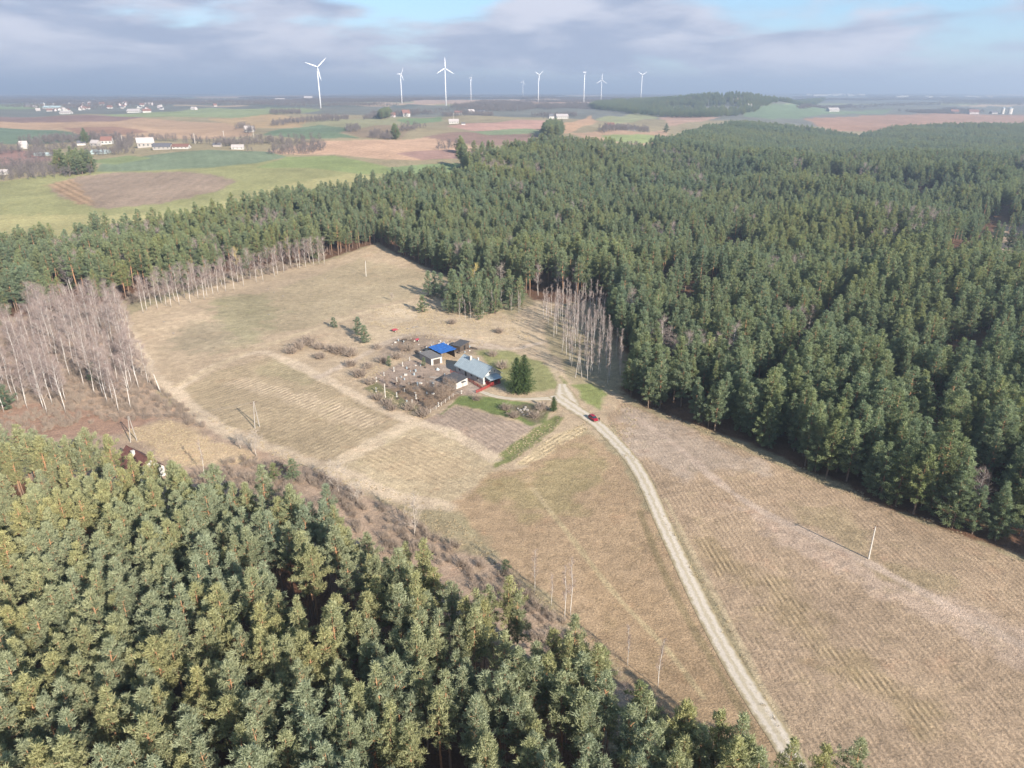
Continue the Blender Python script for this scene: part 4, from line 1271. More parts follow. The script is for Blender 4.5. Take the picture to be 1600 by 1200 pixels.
# ------------------------------------------------------------------ single pines, the thicket, spruces
for i, (x, y) in enumerate(seen_points([(668, 462), (690, 446), (740, 448), (800, 462), (822, 476), (806, 492), (760, 500), (715, 498), (690, 484)], 44, 15, 3.4)):
    o = tree('pine_tree', PINE_YOUNG[i % 3], (x, y, h1(x, y)), rb.uniform(0, 6.28), rb.uniform(1.2, 1.5), "young bushy pine in the thicket behind the farm", 'pine tree', "young pines of the thicket")
for u_, v_, s, k, lb in [(660, 488, .95, 0, "single round pine standing left of the thicket"), (570, 536, .85, 0, "small dark pine in the scrub behind the garden, lower of two"),
                         (560, 524, .8, 1, "small dark pine in the scrub behind the garden, upper of two"), (523, 512, .6, 2, "low pine bush on the field corner left of the scrub"),
                         (430, 752, .62, 0, "bushy young pine below the striped field, left of a pair"), (458, 752, .66, 1, "bushy young pine below the striped field, right of a pair"),
                         (935, 1055, .8, 2, "lone pine on the ditch bank apart from the wood"), (995, 1130, .85, 1, "lone pine between the ditch and the road end"),
                         (790, 895, .4, 2, "small pine in front of the wood at the lower meadow"), (150, 600, .8, 1, "single green pine inside the birch stand"),
                         (12, 640, 1.0, 0, "pine at the left edge below the birch stand"), (608, 572, .4, 1, "low yellow-green pine at the garden's upper corner")]:
    p = G(u_, v_)
    tree('pine_tree', PINE_YOUNG[k], p, rb.uniform(0, 6.28), s * 1.45, lb, 'pine tree', None, s * 1.0)
for u_, v_, k, lb in [(807, 614, 1, "tall dark spruce beside the porch, left of the twin spruces"), (819, 613, 0, "tall dark spruce beside the porch, right of the twin spruces"), (865, 643, 2, "small dark spruce beside the drive junction")]:
    p = G(u_, v_)
    tree('spruce_tree', SPRUCES[k], p, rb.uniform(0, 6.28), 1.0, lb, 'spruce tree', None)
p = G(662, 572)
tree('pine_tree', PINE_YOUNG[2], p, 0, .45, "low dark green juniper-like bush in front of the grey garage", 'evergreen bush', None)

for u_, v_, s, lb in [(1000, 1222, .9, "pine top at the bottom edge, leftmost of the row left of the road"), (1055, 1245, .95, "pine top at the bottom edge, second of the row left of the road"), (1105, 1262, 1.0, "tallest pine top at the bottom edge left of the road"), (1150, 1300, .95, "low pine top at the bottom edge just left of the road"),
                      (1215, 1300, .95, "pine top at the bottom edge right where the road leaves the photo"), (1262, 1312, .95, "pine top at the bottom edge just right of the road"), (1310, 1310, .95, "last pine top at the bottom edge right of the road")]:
    p = G(u_, v_)
    tree('pine_tree', PINE_TALL[rb.randint(0, 5)], p, rb.uniform(0, 6.28), s * 1.05, lb, 'pine tree', None, s)

# ------------------------------------------------------------------ brush and dry grass: masses nobody could count
def brush_pts(polys, sp, seed, dens=0.8):
    xs, ys = [], []
    for k, pl in enumerate(polys):
        a, b_ = fill(GP(pl), sp, seed + k)
        q = (vnoise(a, b_, 7, seed + 31) + np.random.default_rng(seed + k).uniform(-.4, .4, len(a))) < dens
        xs.append(a[q]); ys.append(b_[q])
    return np.concatenate(xs), np.concatenate(ys)


X, Y = brush_pts([
    [(-100, 650), (-60, 545), (60, 505), (190, 482), (215, 545), (245, 605), (300, 652), (250, 655), (120, 665), (0, 690)],
    [(250, 610), (285, 632), (330, 672), (300, 672), (255, 640)],
    [(270, 745), (390, 715), (520, 748), (600, 790), (720, 855), (690, 900), (560, 850), (420, 830), (300, 800)],
    [(700, 870), (800, 900), (900, 985), (1000, 1075), (1090, 1160), (1060, 1165), (960, 1095), (860, 1020), (760, 950)],
    [(200, 478), (350, 445), (510, 405), (505, 396), (350, 428), (200, 462)],
], 2.3, 50, 0.72)
n = len(X)
rot, scl = trio(n, r1, 0.45, 1.0)
scatter_object('brush', np.stack([X, Y, HT(X, Y)], 1), BUSHES, r1.integers(0, 3, n), rot, scl, "reddish brown leafless brush between birches, fields and pines", "brush")
print('brush', n)
# low shrubs round the farm, one by one
for u_, v_, s, lb in [(466, 545, 1.5, "large brown leafless bush on the corner of the striped field"), (482, 538, 1.5, "brown leafless bush behind the largest one at the striped field"), (498, 545, 1.2, "brown leafless bush right of the largest at the striped field"),
                      (530, 552, 1.5, "reddish bush below the small dark pines"), (548, 556, 1.4, "reddish bush right below the small dark pines"), (515, 548, 1.2, "small reddish bush left below the small dark pines"),
                      (562, 588, 1.3, "dark red bush at the garden's left corner"), (578, 600, 1.1, "dark bush on the garden's left edge"), (612, 640, 1.0, "low brown bush on the garden's lower edge, left of three"),
                      (640, 640, 1.1, "low brown bush on the garden's lower edge, middle of three"), (660, 650, 1.2, "red-brown bush at the garden's lowest corner"), (707, 506, 1.0, "small purple-brown bush below the thicket"),
                      (780, 520, 1.0, "red-brown bush beside the track behind the house"), (790, 640, .9, "low dark bush beside the stone heap, left side"), (846, 640, 1.0, "grey bush beside the small spruce"),
                      (785, 575, 1.2, "dark bush behind the gable of the farmhouse"), (590, 545, 1.0, "brown bush beside the bare yard track"), (548, 572, 1.1, "brown bush on the track bend left of the garden"), (575, 575, 1.0, "low brown bush between garden and track bend"), (600, 566, 1.2, "brown bush above the garden's upper edge, left one"), (620, 560, 1.1, "brown bush above the garden's upper edge, right one"),
                      (636, 548, 1.2, "dark bush beside the bare trees behind the garage"), (590, 624, 1.0, "brown bush just outside the garden's lower left edge"), (604, 632, 1.0, "brown bush on the garden's lower left edge beside the pole"), (745, 625, .8, "low bush on the green strip below the hut"), (834, 652, 1.0, "brown bush right below the stone heap"), (803, 652, .9, "brown bush left below the stone heap"), (700, 600, .8, "small bush at the left wall of the white hut"),
                      (770, 556, 1.0, "brown bush on the grass behind the farmhouse"), (500, 560, 1.1, "brown bush on the bank above the striped field"), (455, 552, 1.2, "brown bush at the striped field's upper edge")]:
    p = G(u_, v_)
    o = child('bush', THICKBUSH[rb.randint(0, 1)])
    o.location = p; o.rotation_euler = (0, 0, rb.uniform(0, 6)); o.scale = (s * 1.7, s * 1.7, s * 1.0)
    tag(o, lb, 'bush')

X, Y = brush_pts([
    [(560, 500), (600, 478), (700, 480), (820, 500), (830, 530), (760, 545), (640, 525)],
    [(190, 672), (260, 655), (340, 690), (400, 715), (330, 735), (250, 720)],
    [(942, 660), (975, 628), (1000, 640), (985, 700), (1030, 790), (1090, 890), (1160, 1010), (1240, 1180), (1228, 1175), (1150, 1030), (1080, 900), (1020, 790)],
    [(802, 724), (862, 682), (914, 660), (918, 673), (852, 716), (812, 731)],
    [(300, 640), (420, 695), (560, 750), (700, 800), (780, 870), (880, 960), (1000, 1060), (980, 1060), (860, 965), (740, 860), (560, 765), (400, 702)],
    [(966, 614), (1100, 668), (1300, 750), (1600, 872), (1600, 884), (1300, 765), (1100, 682)],
    [(770, 716), (835, 671), (900, 645), (868, 668), (800, 722)],
    [(560, 600), (600, 560), (640, 550), (600, 575), (590, 600), (660, 650), (650, 655)],
], 1.1, 90, 0.42)
n = len(X)
rot, scl = trio(n, r1, 0.4, 0.95)
scatter_object('dry_grass', np.stack([X, Y, HT(X, Y)], 1), TUSSOCKS, r1.integers(0, 2, n), rot, scl, "pale dry grass tussocks along verges, banks and field edges", "dry grass")
print('grass', n)
# ------------------------------------------------------------------ building materials
M_WHITE = simple("whitewash", (208, 204, 198), 0.9, 0.08, 0.8)
M_PLASTER = simple("grey_plaster", (182, 174, 168), 0.9, 0.12, 0.8)
M_PINK = simple("pale_plaster", (214, 200, 198), 0.9, 0.1, 0.8)
M_BRICK = simple("red_brick", (170, 92, 84), 0.9, 0.2, 3.0)
M_REDP = simple("red_paint", (178, 66, 62), 0.7, 0.12, 2.0)
M_STEEL = simple("blue_grey_sheet_metal", (180, 192, 198), 0.5, 0.08, 0.7, 0.1, 0.4)
M_FELT = simple("grey_roof_felt", (128, 124, 122), 0.9, 0.18, 1.4)
M_FELTD = simple("dark_roof_felt", (92, 90, 92), 0.9, 0.2, 1.4)
M_TARP = simple("blue_tarpaulin", (46, 108, 186), 0.6, 0.25, 1.0, 0, 0.4, 0.3)
M_TILE = simple("old_red_tiles", (124, 84, 76), 0.9, 0.25, 1.5)
M_REDTILE = simple("red_tiles", (142, 104, 94), 0.9, 0.2, 1.5)
M_WOODD = simple("dark_boards", (92, 80, 72), 0.9, 0.25, 1.6)
M_WOOD = simple("weathered_wood", (150, 134, 118), 0.9, 0.2, 2.0)
M_GLASS = simple("dark_window_glass", (52, 60, 68), 0.12, 0.1, 1.0, 0, 0.6)
M_CONC = simple("pale_concrete", (218, 210, 200), 0.85, 0.08, 2.0)
M_GREYC = simple("grey_concrete", (176, 168, 160), 0.85, 0.1, 2.0)
M_INSUL = simple("brown_porcelain", (90, 66, 56), 0.4, 0.1, 4.0)
M_STONE = simple("field_stone", (160, 152, 144), 0.9, 0.2, 2.0)
M_TURB = simple("turbine_white", (246, 246, 248), 0.5, 0.03, 0.05, 0, 0.3, 0, True, 0.66)
M_RUBBER = simple("black_rubber", (38, 36, 36), 0.8, 0.1, 4.0)
M_CHROME = simple("lamp_glass", (225, 225, 225), 0.2, 0.02, 1.0, 0.2, 0.5)
M_TAIL = simple("red_lamp_glass", (190, 30, 36), 0.25, 0.05, 1.0)
M_CAR = simple("red_car_paint", (178, 22, 48), 0.28, 0.04, 1.0, 0.1, 0.5)
M_WIRE = simple("cable_aluminium", (120, 120, 124), 0.5, 0.05, 1.0, 0.5)
M_PLASTIC = simple("greenhouse_film", (196, 212, 210), 0.4, 0.06, 0.4)
M_ROOFPALE = simple("pale_roof", (196, 186, 182), 0.8, 0.15, 0.6)
M_ROOFDARK = simple("slate_grey_roof", (110, 108, 114), 0.8, 0.15, 0.6)
M_FARMRED = simple("machine_red_paint", (170, 70, 84), 0.6, 0.15, 2.0)
M_RUST = simple("rusty_iron", (110, 84, 72), 0.8, 0.2, 3.0)


def frame3(A, B, C):
    a, b_, c = G(*A), G(*B), G(*C)
    ex = (b_ - a).to_2d()
    Ln = ex.length
    ex.normalize()
    ey = Vector((-ex.y, ex.x))
    Wd = (c - b_).to_2d().dot(ey)
    ctr = a.to_2d() + ex * Ln / 2 + ey * Wd / 2
    return Vector((ctr.x, ctr.y, h1(ctr.x, ctr.y))), math.atan2(ex.y, ex.x), Ln, Wd


def window(par, c, w, h, face, mat_frame=None):
    """window with frame, pane and sill; face is the outward direction: -y, +y, +x or -x"""
    mat_frame = mat_frame or M_WHITE
    d = Vector({'-y': (0, -1, 0), '+y': (0, 1, 0), '+x': (1, 0, 0), '-x': (-1, 0, 0)}[face])
    alongx = abs(d.y) > 0
    bx = lambda ww, tt, hh: (ww, tt, hh) if alongx else (tt, ww, hh)
    c = Vector(c)
    f = MB()
    s = Vector((1, 0, 0)) if alongx else Vector((0, 1, 0))
    for k in (-1, 1):
        f.box(c + s * (k * (w / 2 - 0.05)) + d * 0.03, bx(0.1, 0.08, h))
        f.box(c + Vector((0, 0, k * (h / 2 - 0.05))) + d * 0.03, bx(w - 0.2, 0.08, 0.1))
    f.box(c + d * 0.03, bx(0.06, 0.06, h - 0.2))
    o = f.build('window', mat_frame, par)
    MB().box(c + d * 0.012, bx(w - 0.12, 0.03, h - 0.12)).build('pane', M_GLASS, o)
    MB().box(c + Vector((0, 0, -h / 2 - 0.05)) + d * 0.08, bx(w + 0.2, 0.16, 0.06)).build('sill', M_CONC, o)
    return o


def door(par, c, w, h, face, mat):
    d = Vector({'-y': (0, -1, 0), '+y': (0, 1, 0), '+x': (1, 0, 0), '-x': (-1, 0, 0)}[face])
    alongx = abs(d.y) > 0
    bx = lambda ww, tt, hh: (ww, tt, hh) if alongx else (tt, ww, hh)
    c = Vector(c)
    o = MB().box(c + d * 0.02, bx(w, 0.08, h)).build('door', mat, par)
    s = Vector((1, 0, 0)) if alongx else Vector((0, 1, 0))
    MB().box(c + d * 0.09 + s * (w * 0.38), bx(0.12, 0.06, 0.05)).build('handle', M_RUST, o)
    return o


def gable_walls(par, Ln, Wd, h, ridge, mat, name='wall'):
    return MB().prism([(-Wd / 2, -0.5), (Wd / 2, -0.5), (Wd / 2, h), (0, ridge), (-Wd / 2, h)], 'x', -Ln / 2, Ln / 2).build(name, mat, par)


def gable_roof(par, Ln, Wd, h, ridge, mat, ov=0.45, th=0.12, seams=0.0):
    m = MB()
    sl = (ridge - h) / (Wd / 2)
    for s in (-1, 1):
        e = Wd / 2 + ov
        ze = h - sl * ov
        m.prism([(0, ridge + 0.06), (s * e, ze + 0.06), (s * e, ze + 0.06 + th), (0, ridge + 0.06 + th)], 'x', -Ln / 2 - ov, Ln / 2 + ov)
        if seams:
            n = int((Ln + 2 * ov) / seams)
            for k in range(n + 1):
                x = -Ln / 2 - ov + (Ln + 2 * ov) * k / n
                m.prism([(0, ridge + 0.05 + th), (s * (e - .01), ze + 0.05 + th), (s * (e - .01), ze + 0.16 + th), (0, ridge + 0.16 + th)], 'x', x - 0.03, x + 0.03)
    m.tube((-Ln / 2 - ov, 0, ridge + 0.1 + th), (Ln / 2 + ov, 0, ridge + 0.1 + th), 0.1, 0.1, 6)
    return m.build('roof', mat, par)


def chimney(par, c, w, h, mat):
    o = MB().box(c, (w, w, h)).build('chimney', mat, par)
    MB().box((c[0], c[1], c[2] + h / 2 + 0.05), (w + 0.16, w + 0.16, 0.1)).build('chimney_cap', M_CONC, o)
    return o


# ------------------------------------------------------------------ farmhouse
loc, rz, Ln, Wd = frame3((713, 581), (755, 601), (781, 592))
fh = empty('farmhouse', loc, rz)
tag(fh, "long white farmhouse with blue-grey metal roof and a porch on its gable", 'house')
gable_walls(fh, Ln, Wd, 2.9, 6.0, M_WHITE)
MB().box((0, 0, 0.05), (Ln + 0.12, Wd + 0.12, 1.1)).build('plinth', M_PINK, fh)
rf = gable_roof(fh, Ln, Wd, 2.9, 6.0, M_STEEL, 0.5, 0.1, 0.85)
chimney(rf, (-Ln * 0.22, -0.7, 6.1), 0.85, 1.7, M_WHITE)
chimney(rf, (-Ln * 0.10, 1.3, 5.6), 0.6, 1.5, M_WHITE)
MB().tube((-Ln / 2 - .5, -Wd / 2 - 0.62, 2.5), (Ln / 2 + .5, -Wd / 2 - 0.62, 2.5), 0.08, 0.08, 6).build('gutter', M_STEEL, fh)
for x in (-Ln * 0.36, Ln * 0.08, Ln * 0.30):
    window(fh, (x, -Wd / 2, 1.75), 1.2, 1.35, '-y')
window(fh, (Ln / 2, -1.1, 4.2), 0.8, 0.9, '+x'); window(fh, (Ln / 2, 1.1, 4.2), 0.8, 0.9, '+x')
window(fh, (Ln / 2, 2.3, 1.8), 1.1, 1.3, '+x')
door(fh, (-Ln * 0.14, -Wd / 2, 1.3), 1.1, 2.2, '-y', M_WOODD)
MB().box((-Ln * 0.14, -Wd / 2 - 0.6, 0.1), (1.8, 1.0, 0.3)).build('step', M_CONC, fh)
# porch on the gable
MB().box((Ln / 2 + 1.65, -0.8, 0.25), (3.2, 4.6, 0.6)).build('porch_floor', M_BRICK, fh)
pr = MB()
pr.prism([(Ln / 2 + 0.02, 3.05), (Ln / 2 + 3.7, 2.45), (Ln / 2 + 3.7, 2.57), (Ln / 2 + 0.02, 3.17)], 'y', -3.5, 1.9)
for k in range(8):
    yy = -3.45 + k * 0.76
    pr.prism([(Ln / 2 + 0.03, 3.16), (Ln / 2 + 3.69, 2.56), (Ln / 2 + 3.69, 2.62), (Ln / 2 + 0.03, 3.22)], 'y', yy, yy + 0.05)
pr.build('porch_roof', M_STEEL, fh)
for y in (-2.9, -1.4, 0.0, 1.4):
    MB().box((Ln / 2 + 3.1, y, 1.5), (0.14, 0.14, 1.95)).build('porch_post', M_WOODD, fh)
for y0_, y1_ in ((-2.9, -1.4), (0, 1.4)):
    MB().box((Ln / 2 + 3.1, (y0_ + y1_) / 2, 1.05), (0.08, 1.3, 0.9)).build('porch_railing', M_REDP, fh)
MB().box((Ln / 2 + 1.6, -3.1, 0.85), (2.6, 0.1, 1.6)).build('porch_side_panel', M_REDP, fh)
MB().box((Ln / 2 + 1.6, 1.45, 0.9), (2.6, 0.1, 1.7)).build('porch_side_panel', M_BRICK, fh)

# ------------------------------------------------------------------ outbuildings
def mono_shed(name, A, B, C, h0, h1_, wall, roof, label, ov=0.3, cat='shed'):
    """single-pitch building: h0 at the camera side, h1_ at the far side"""
    loc, rz, Ln, Wd = frame3(A, B, C)
    o = empty(name, loc, rz)
    tag(o, label, cat)
    MB().prism([(-Wd / 2, -0.4), (Wd / 2, -0.4), (Wd / 2, h1_), (-Wd / 2, h0)], 'x', -Ln / 2, Ln / 2).build('wall', wall, o)
    sl = (h1_ - h0) / Wd
    m = MB().prism([(-Wd / 2 - ov, h0 - sl * ov + 0.04), (Wd / 2 + ov, h1_ + sl * ov + 0.04), (Wd / 2 + ov, h1_ + sl * ov + 0.16), (-Wd / 2 - ov, h0 - sl * ov + 0.16)], 'x', -Ln / 2 - ov, Ln / 2 + ov)
    n = max(2, int(Ln / 1.0))
    for k in range(n + 1):
        x = -Ln / 2 - ov + (Ln + 2 * ov) * k / n
        m.prism([(-Wd / 2 - ov, h0 - sl * ov + 0.15), (Wd / 2 + ov, h1_ + sl * ov + 0.15), (Wd / 2 + ov, h1_ + sl * ov + 0.19), (-Wd / 2 - ov, h0 - sl * ov + 0.19)], 'x', x - 0.04, x + 0.04)
    m.build('roof', roof, o)
    return o, Ln, Wd


o, Ln, Wd = mono_shed('garden_hut', (692, 600), (713, 608), (733, 602), 2.3, 2.9, M_WHITE, M_FELTD, "small white hut with dark felt roof in front of the farmhouse", 0.35, 'hut')
window(o, (-Ln * 0.25, -Wd / 2, 1.4), 0.9, 0.8, '-y'); window(o, (Ln * 0.2, -Wd / 2, 1.4), 0.9, 0.8, '-y')
door(o, (Ln / 2, 0.4, 1.0), 0.9, 1.95, '+x', M_PLASTER)
MB().box((Ln / 2 + 0.65, 0.4, 2.15), (1.3, 1.6, 0.08)).build('door_canopy', M_FELT, o)
o, Ln, Wd = mono_shed('garage', (656, 561), (674, 571), (689, 566), 2.6, 2.6, M_PLASTER, M_FELT, "low grey-roofed garage with white front beside the blue tarpaulin shed", 0.35, 'garage')
MB().box((Ln / 2 + 0.03, 0, 1.25), (0.1, Wd + 0.1, 2.7)).build('front_wall', M_WHITE, o)
MB().box((Ln / 2 + 0.10, 0, 1.05), (0.08, Wd * 0.62, 2.1)).build('garage_door', M_WOODD, o)
window(o, (-Ln * 0.1, -Wd / 2, 1.5), 1.0, 0.8, '-y')

loc, rz, Ln, Wd = frame3((671, 553), (690, 563), (708, 556))
ts = empty('tarpaulin_shed', loc, rz)
tag(ts, "open wooden shed roofed with a bright blue tarpaulin", 'shed')
rb2 = random.Random(3)
tp = MB()
gx, gy = 14, 10
P = []
for i in range(gx + 1):
    for j in range(gy + 1):
        P.append((-Ln / 2 - 0.4 + (Ln + 0.8) * i / gx, -Wd / 2 - 0.4 + (Wd + 0.8) * j / gy, 3.0 + 0.5 * j / gy + rb2.uniform(-.05, .05) + 0.06 * math.sin(i * 2.1)))
q = len(P)
P += [(a, b_, c - 0.06) for a, b_, c in P]
F = []
for i in range(gx):
    for j in range(gy):
        k = i * (gy + 1) + j
        F += [(k, k + gy + 1, k + gy + 2, k + 1), (q + k, q + k + 1, q + k + gy + 2, q + k + gy + 1)]
tp.add(P, F)
tp.build('tarpaulin', M_TARP, ts)
for i in range(4):
    for y in (-Wd / 2 + 0.1, Wd / 2 - 0.1):
        MB().box((-Ln / 2 + 0.15 + (Ln - 0.3) * i / 3, y, 1.25), (0.16, 0.16, 3.3)).build('post', M_WOOD, ts)
MB().box((0, Wd / 2 - 0.25, 1.2), (Ln, 0.08, 3.0)).build('back_wall', M_WOODD, ts)
MB().box((-Ln / 2 + 0.04, 0, 1.2), (0.08, Wd - 0.5, 3.0)).build('side_wall', M_WOODD, ts)
for k in (-1, 1):
    MB().box((0, k * (Wd / 2 - 0.1), 2.85), (Ln, 0.12, 0.16)).build('beam', M_WOOD, ts)
# firewood under the shed roof
fw = empty('firewood_stack', ts.matrix_basis @ Vector((-Ln * 0.2, 0.4, 0)), rz)
fw.location = loc + Vector((math.cos(rz) * -Ln * 0.15, math.sin(rz) * -Ln * 0.15, 0))
lg = MB().tube((0, -0.5, 0), (0, 0.5, 0), 0.13, 0.12, 7).mesh('log', M_WOOD)
for r_ in range(6):
    for c_ in range(9 - (r_ % 2)):
        l_ = child('log', lg, fw)
        l_.location = (-1.1 + c_ * 0.27 + 0.13 * (r_ % 2), rb2.uniform(-.05, .05), 0.15 + r_ * 0.23)
tag(fw, "stack of split firewood logs under the blue tarpaulin roof", 'firewood')

o, Ln, Wd = mono_shed('dark_shed', (706, 547), (719, 550), (730, 543), 2.3, 2.7, M_WOODD, M_FELTD, "small dark boarded shed with flat roof behind the blue tarpaulin shed", 0.3)
door(o, (Ln / 2, 0, 1.0), 1.0, 1.9, '+x', M_RUBBER)
for i in range(5):
    MB().box((-Ln / 2 + Ln * (i + 0.5) / 5, -Wd / 2 - 0.03, 1.0), (Ln / 5 - 0.1, 0.05, 2.2)).build('board', M_WOODD, o)
# row of leaning boards and posts beside the dark shed
for i, (u_, v_) in enumerate([(688, 541), (692, 541), (696, 542), (700, 543)]):
    p = G(u_, v_)
    bd = MB().box((0, 0, 0.8), (0.5, 0.12, 1.7), 0.3 * i, 0, 0.1).box((0, 0, 1.75), (0.7, 0.2, 0.1), 0.3 * i).build('hive_box', M_CONC if i % 2 else M_PLASTER)
    bd.location = p
    tag(bd, ["tall pale box left of the dark shed, first of four", "grey box left of the dark shed, second of four", "tall pale box left of the dark shed, third of four", "grey box next to the dark shed wall, last of four"][i], 'box', "boxes beside the dark shed")

# ruined house in the trees on the left
a_ = G(222, 738)
rh = empty('ruined_house', a_, rz)
rh.rotation_euler = (0, 0, math.atan2(-0.62, 0.78))
tag(rh, "old house with dark red tiled roof and white gable half hidden by pines", 'house')
gable_walls(rh, 13, 7, 2.8, 6.2, M_WHITE)
rf = gable_roof(rh, 13, 7, 2.8, 6.2, M_TILE, 0.4, 0.14)
chimney(rf, (-1.0, -0.9, 6.0), 0.8, 1.6, M_WHITE)
window(rh, (6.5, -1.3, 1.6), 1.0, 1.2, '+x'); window(rh, (6.5, 1.3, 1.6), 1.0, 1.2, '+x'); window(rh, (6.5, 0, 4.1), 0.8, 0.8, '+x')
for x in (-3.6, 0.5, 3.6):
    window(rh, (x, -3.5, 1.6), 1.0, 1.2, '-y')

# ------------------------------------------------------------------ fences
def fence(name, px, h, step, mat, label, pickets=0.0):
    pts = [G(u_, v_) for u_, v_ in px]
    o = empty(name, pts[0])
    base = pts[0]
    tag(o, label, 'fence')
    rail, pk = MB(), MB()
    for a, b_ in zip(pts[:-1], pts[1:]):
        d = b_ - a
        n = max(1, int(d.length / step))
        ang = math.atan2(d.y, d.x)
        for k in range(n):
            p = a + d * (k / n) - base
            MB().box((p.x, p.y, h / 2), (0.12, 0.12, h + 0.3), ang).build('post', mat, o)
        m_ = (a + b_) / 2 - base
        for z in ((0.35, h - 0.2) if pickets else (h - 0.15, h * 0.5)):
            rail.box((m_.x, m_.y, m_.z + z), (d.length, 0.05, 0.08 if pickets else 0.03), ang)
        if pickets:
            n2 = int(d.length / pickets)
            for k in range(n2):
                p = a + d * ((k + .5) / n2) - base
                pk.box((p.x, p.y, p.z + h / 2), (0.09, 0.03, h), ang)
    rail.build('rail', mat, o)
    if pickets:
        k_ = pk.build('pickets', mat, o)
        k_['kind'] = 'stuff'
    return o


fence('picket_fence', [(704, 582), (722, 590), (740, 600), (753, 608)], 1.1, 2.2, M_REDP, "red picket fence running along the front of the farmhouse", 0.22)
fence('picket_fence', [(744, 614), (752, 611), (764, 605), (772, 602)], 1.1, 2.0, M_REDP, "red picket fence and gate before the porch", 0.22)
fence('wire_fence', [(664, 651), (690, 634), (708, 620), (724, 614)], 1.3, 2.6, M_CONC, "thin pale post fence along the garden's right edge")
fence('wire_fence', [(800, 720), (836, 694), (866, 670), (878, 652), (900, 647)], 1.1, 3.0, M_WOOD, "low dark post fence along the green strip by the straw field")

# ------------------------------------------------------------------ white pillars in the garden
pl_mesh = MB().box((0, 0, 0.15), (0.62, 0.62, 0.5)).tube((0, 0, 0.4), (0, 0, 1.75), 0.2, 0.17, 8).box((0, 0, 1.82), (0.5, 0.5, 0.14)).tube((0, 0, 1.88), (0, 0, 2.1), 0.16, 0.02, 8)
pl_base = MB().box((0, 0, 0.15), (0.66, 0.66, 0.5)).mesh('base', M_CONC)
pl_shaft = MB().tube((0, 0, 0.38), (0, 0, 1.85), 0.21, 0.17, 10).mesh('shaft', M_WHITE, True)
pl_cap = MB().box((0, 0, 1.92), (0.54, 0.54, 0.14)).tube((0, 0, 1.98), (0, 0, 2.25), 0.2, 0.02, 8).mesh('cap', M_WHITE)
for u_, v_, lb in [(588, 596, "white garden pillar at the garden's left corner"), (600, 587, "tall white garden pillar on the garden's upper left edge, above the corner one"), (615.6, 580, "white garden pillar on the upper edge, halfway to the garage"),
                   (629, 572, "white garden pillar on the upper edge, near the bare dark tree"), (640, 563, "white garden pillar on the upper edge, next to the garage"), (620, 596, "white garden pillar alone in the left part of the yard"),
                   (588, 612, "short white garden pillar below the left corner one"), (620, 620, "white garden pillar among brown shrubs on the lower left edge"), (632, 612, "white garden pillar in the middle of the garden"),
                   (650, 623, "wide white garden pillar below the middle of the garden"), (644, 630, "short white garden pillar on the lower edge"), (678, 604, "white garden pillar left of the white hut"),
                   (685, 635, "white garden pillar at the right fence, lower one"), (664.5, 648, "white garden pillar at the garden's lowest corner"), (721, 615, "white garden pillar at the fence in front of the white hut")]:
    p = G(u_, v_)
    o = empty('garden_pillar', p, rb2.uniform(0, 1.5), rb2.uniform(.6, .85))
    for nm, me in (('base', pl_base), ('shaft', pl_shaft), ('cap', pl_cap)):
        child(nm, me, o)
    tag(o, lb, 'garden pillar', "white pillars in the farm garden")

# ------------------------------------------------------------------ stones, logs, yard things
def rock_mesh(seed):
    import bmesh
    r = random.Random(seed)
    b_ = bmesh.new()
    bmesh.ops.create_icosphere(b_, subdivisions=2, radius=0.5)
    for vtx in b_.verts:
        vtx.co *= 1 + r.uniform(-.16, .16)
        vtx.co.z *= 0.72
    me = bpy.data.meshes.new('rock')
    b_.to_mesh(me); b_.free()
    me.materials.append(M_STONE)
    return me


RK = [rock_mesh(i) for i in range(3)]
for i, (du, dv, s) in enumerate([(0, 0, 1.5), (-6, 1, 1.2), (5, 1, 1.3), (2, -4, 1.0), (-3, 4, .9), (9, 4, .8), (-10, -2, .8), (6, 7, .9), (-1, 8, .7)]):
    p = G(819 + du, 641 + dv)
    o = child('boulder', RK[i % 3])
    o.location = p + Vector((0, 0, 0.2 * s)); o.rotation_euler = (0, 0, i * 1.3); o.scale = (s, s, s)
    tag(o, ["largest pale boulder in the stone heap below the drive", "pale boulder left of the largest in the stone heap", "pale boulder right of the largest in the stone heap", "pale boulder above the largest in the stone heap", "small boulder just below the largest in the stone heap",
            "small boulder at the right of the stone heap", "small boulder at the left end of the stone heap", "boulder at the lower right of the stone heap", "smallest boulder at the bottom of the stone heap"][i], 'boulder', "boulders of the stone heap")
for i, (u_, v_, s) in enumerate([(637, 514, .8), (646, 512, .9), (651, 511, .7), (256, 503, .7), (271, 521, .8), (419, 452, .6), (428, 457, .6), (442, 463, .7), (420, 492, .6), (508, 436, .6)]):
    p = G(u_, v_)
    o = child('boulder', RK[i % 3])
    o.location = p + Vector((0, 0, 0.15)); o.scale = (s * 1.6, s, s * .7)
    tag(o, ["white stone in dry grass behind the farm, left of three", "white stone in dry grass behind the farm, middle of three", "white stone in dry grass behind the farm, right of three", "pale stone on the upper meadow near the birch row's left end",
            "pale stone on the upper meadow beside the dark soil patch", "pale stone high on the upper meadow, first of three close together", "pale stone high on the upper meadow, second of three close together", "pale stone high on the upper meadow, third of three close together",
            "pale stone low in the middle of the upper meadow", "pale stone near the top of the upper meadow"][i], 'stone')

# old red tractor and implement behind the sheds
def wheel(par, c, r_, w, name='wheel'):
    o = MB().tube((c[0], c[1] - w / 2, c[2]), (c[0], c[1] + w / 2, c[2]), r_, r_, 16).build(name, M_RUBBER, par, False)
    s = 1 if c[1] > 0 else -1
    MB().tube((c[0], c[1] + s * w * 0.40, c[2]), (c[0], c[1] + s * (w / 2 + 0.02), c[2]), r_ * 0.55, r_ * 0.5, 12).build('rim', M_CONC, o)
    return o


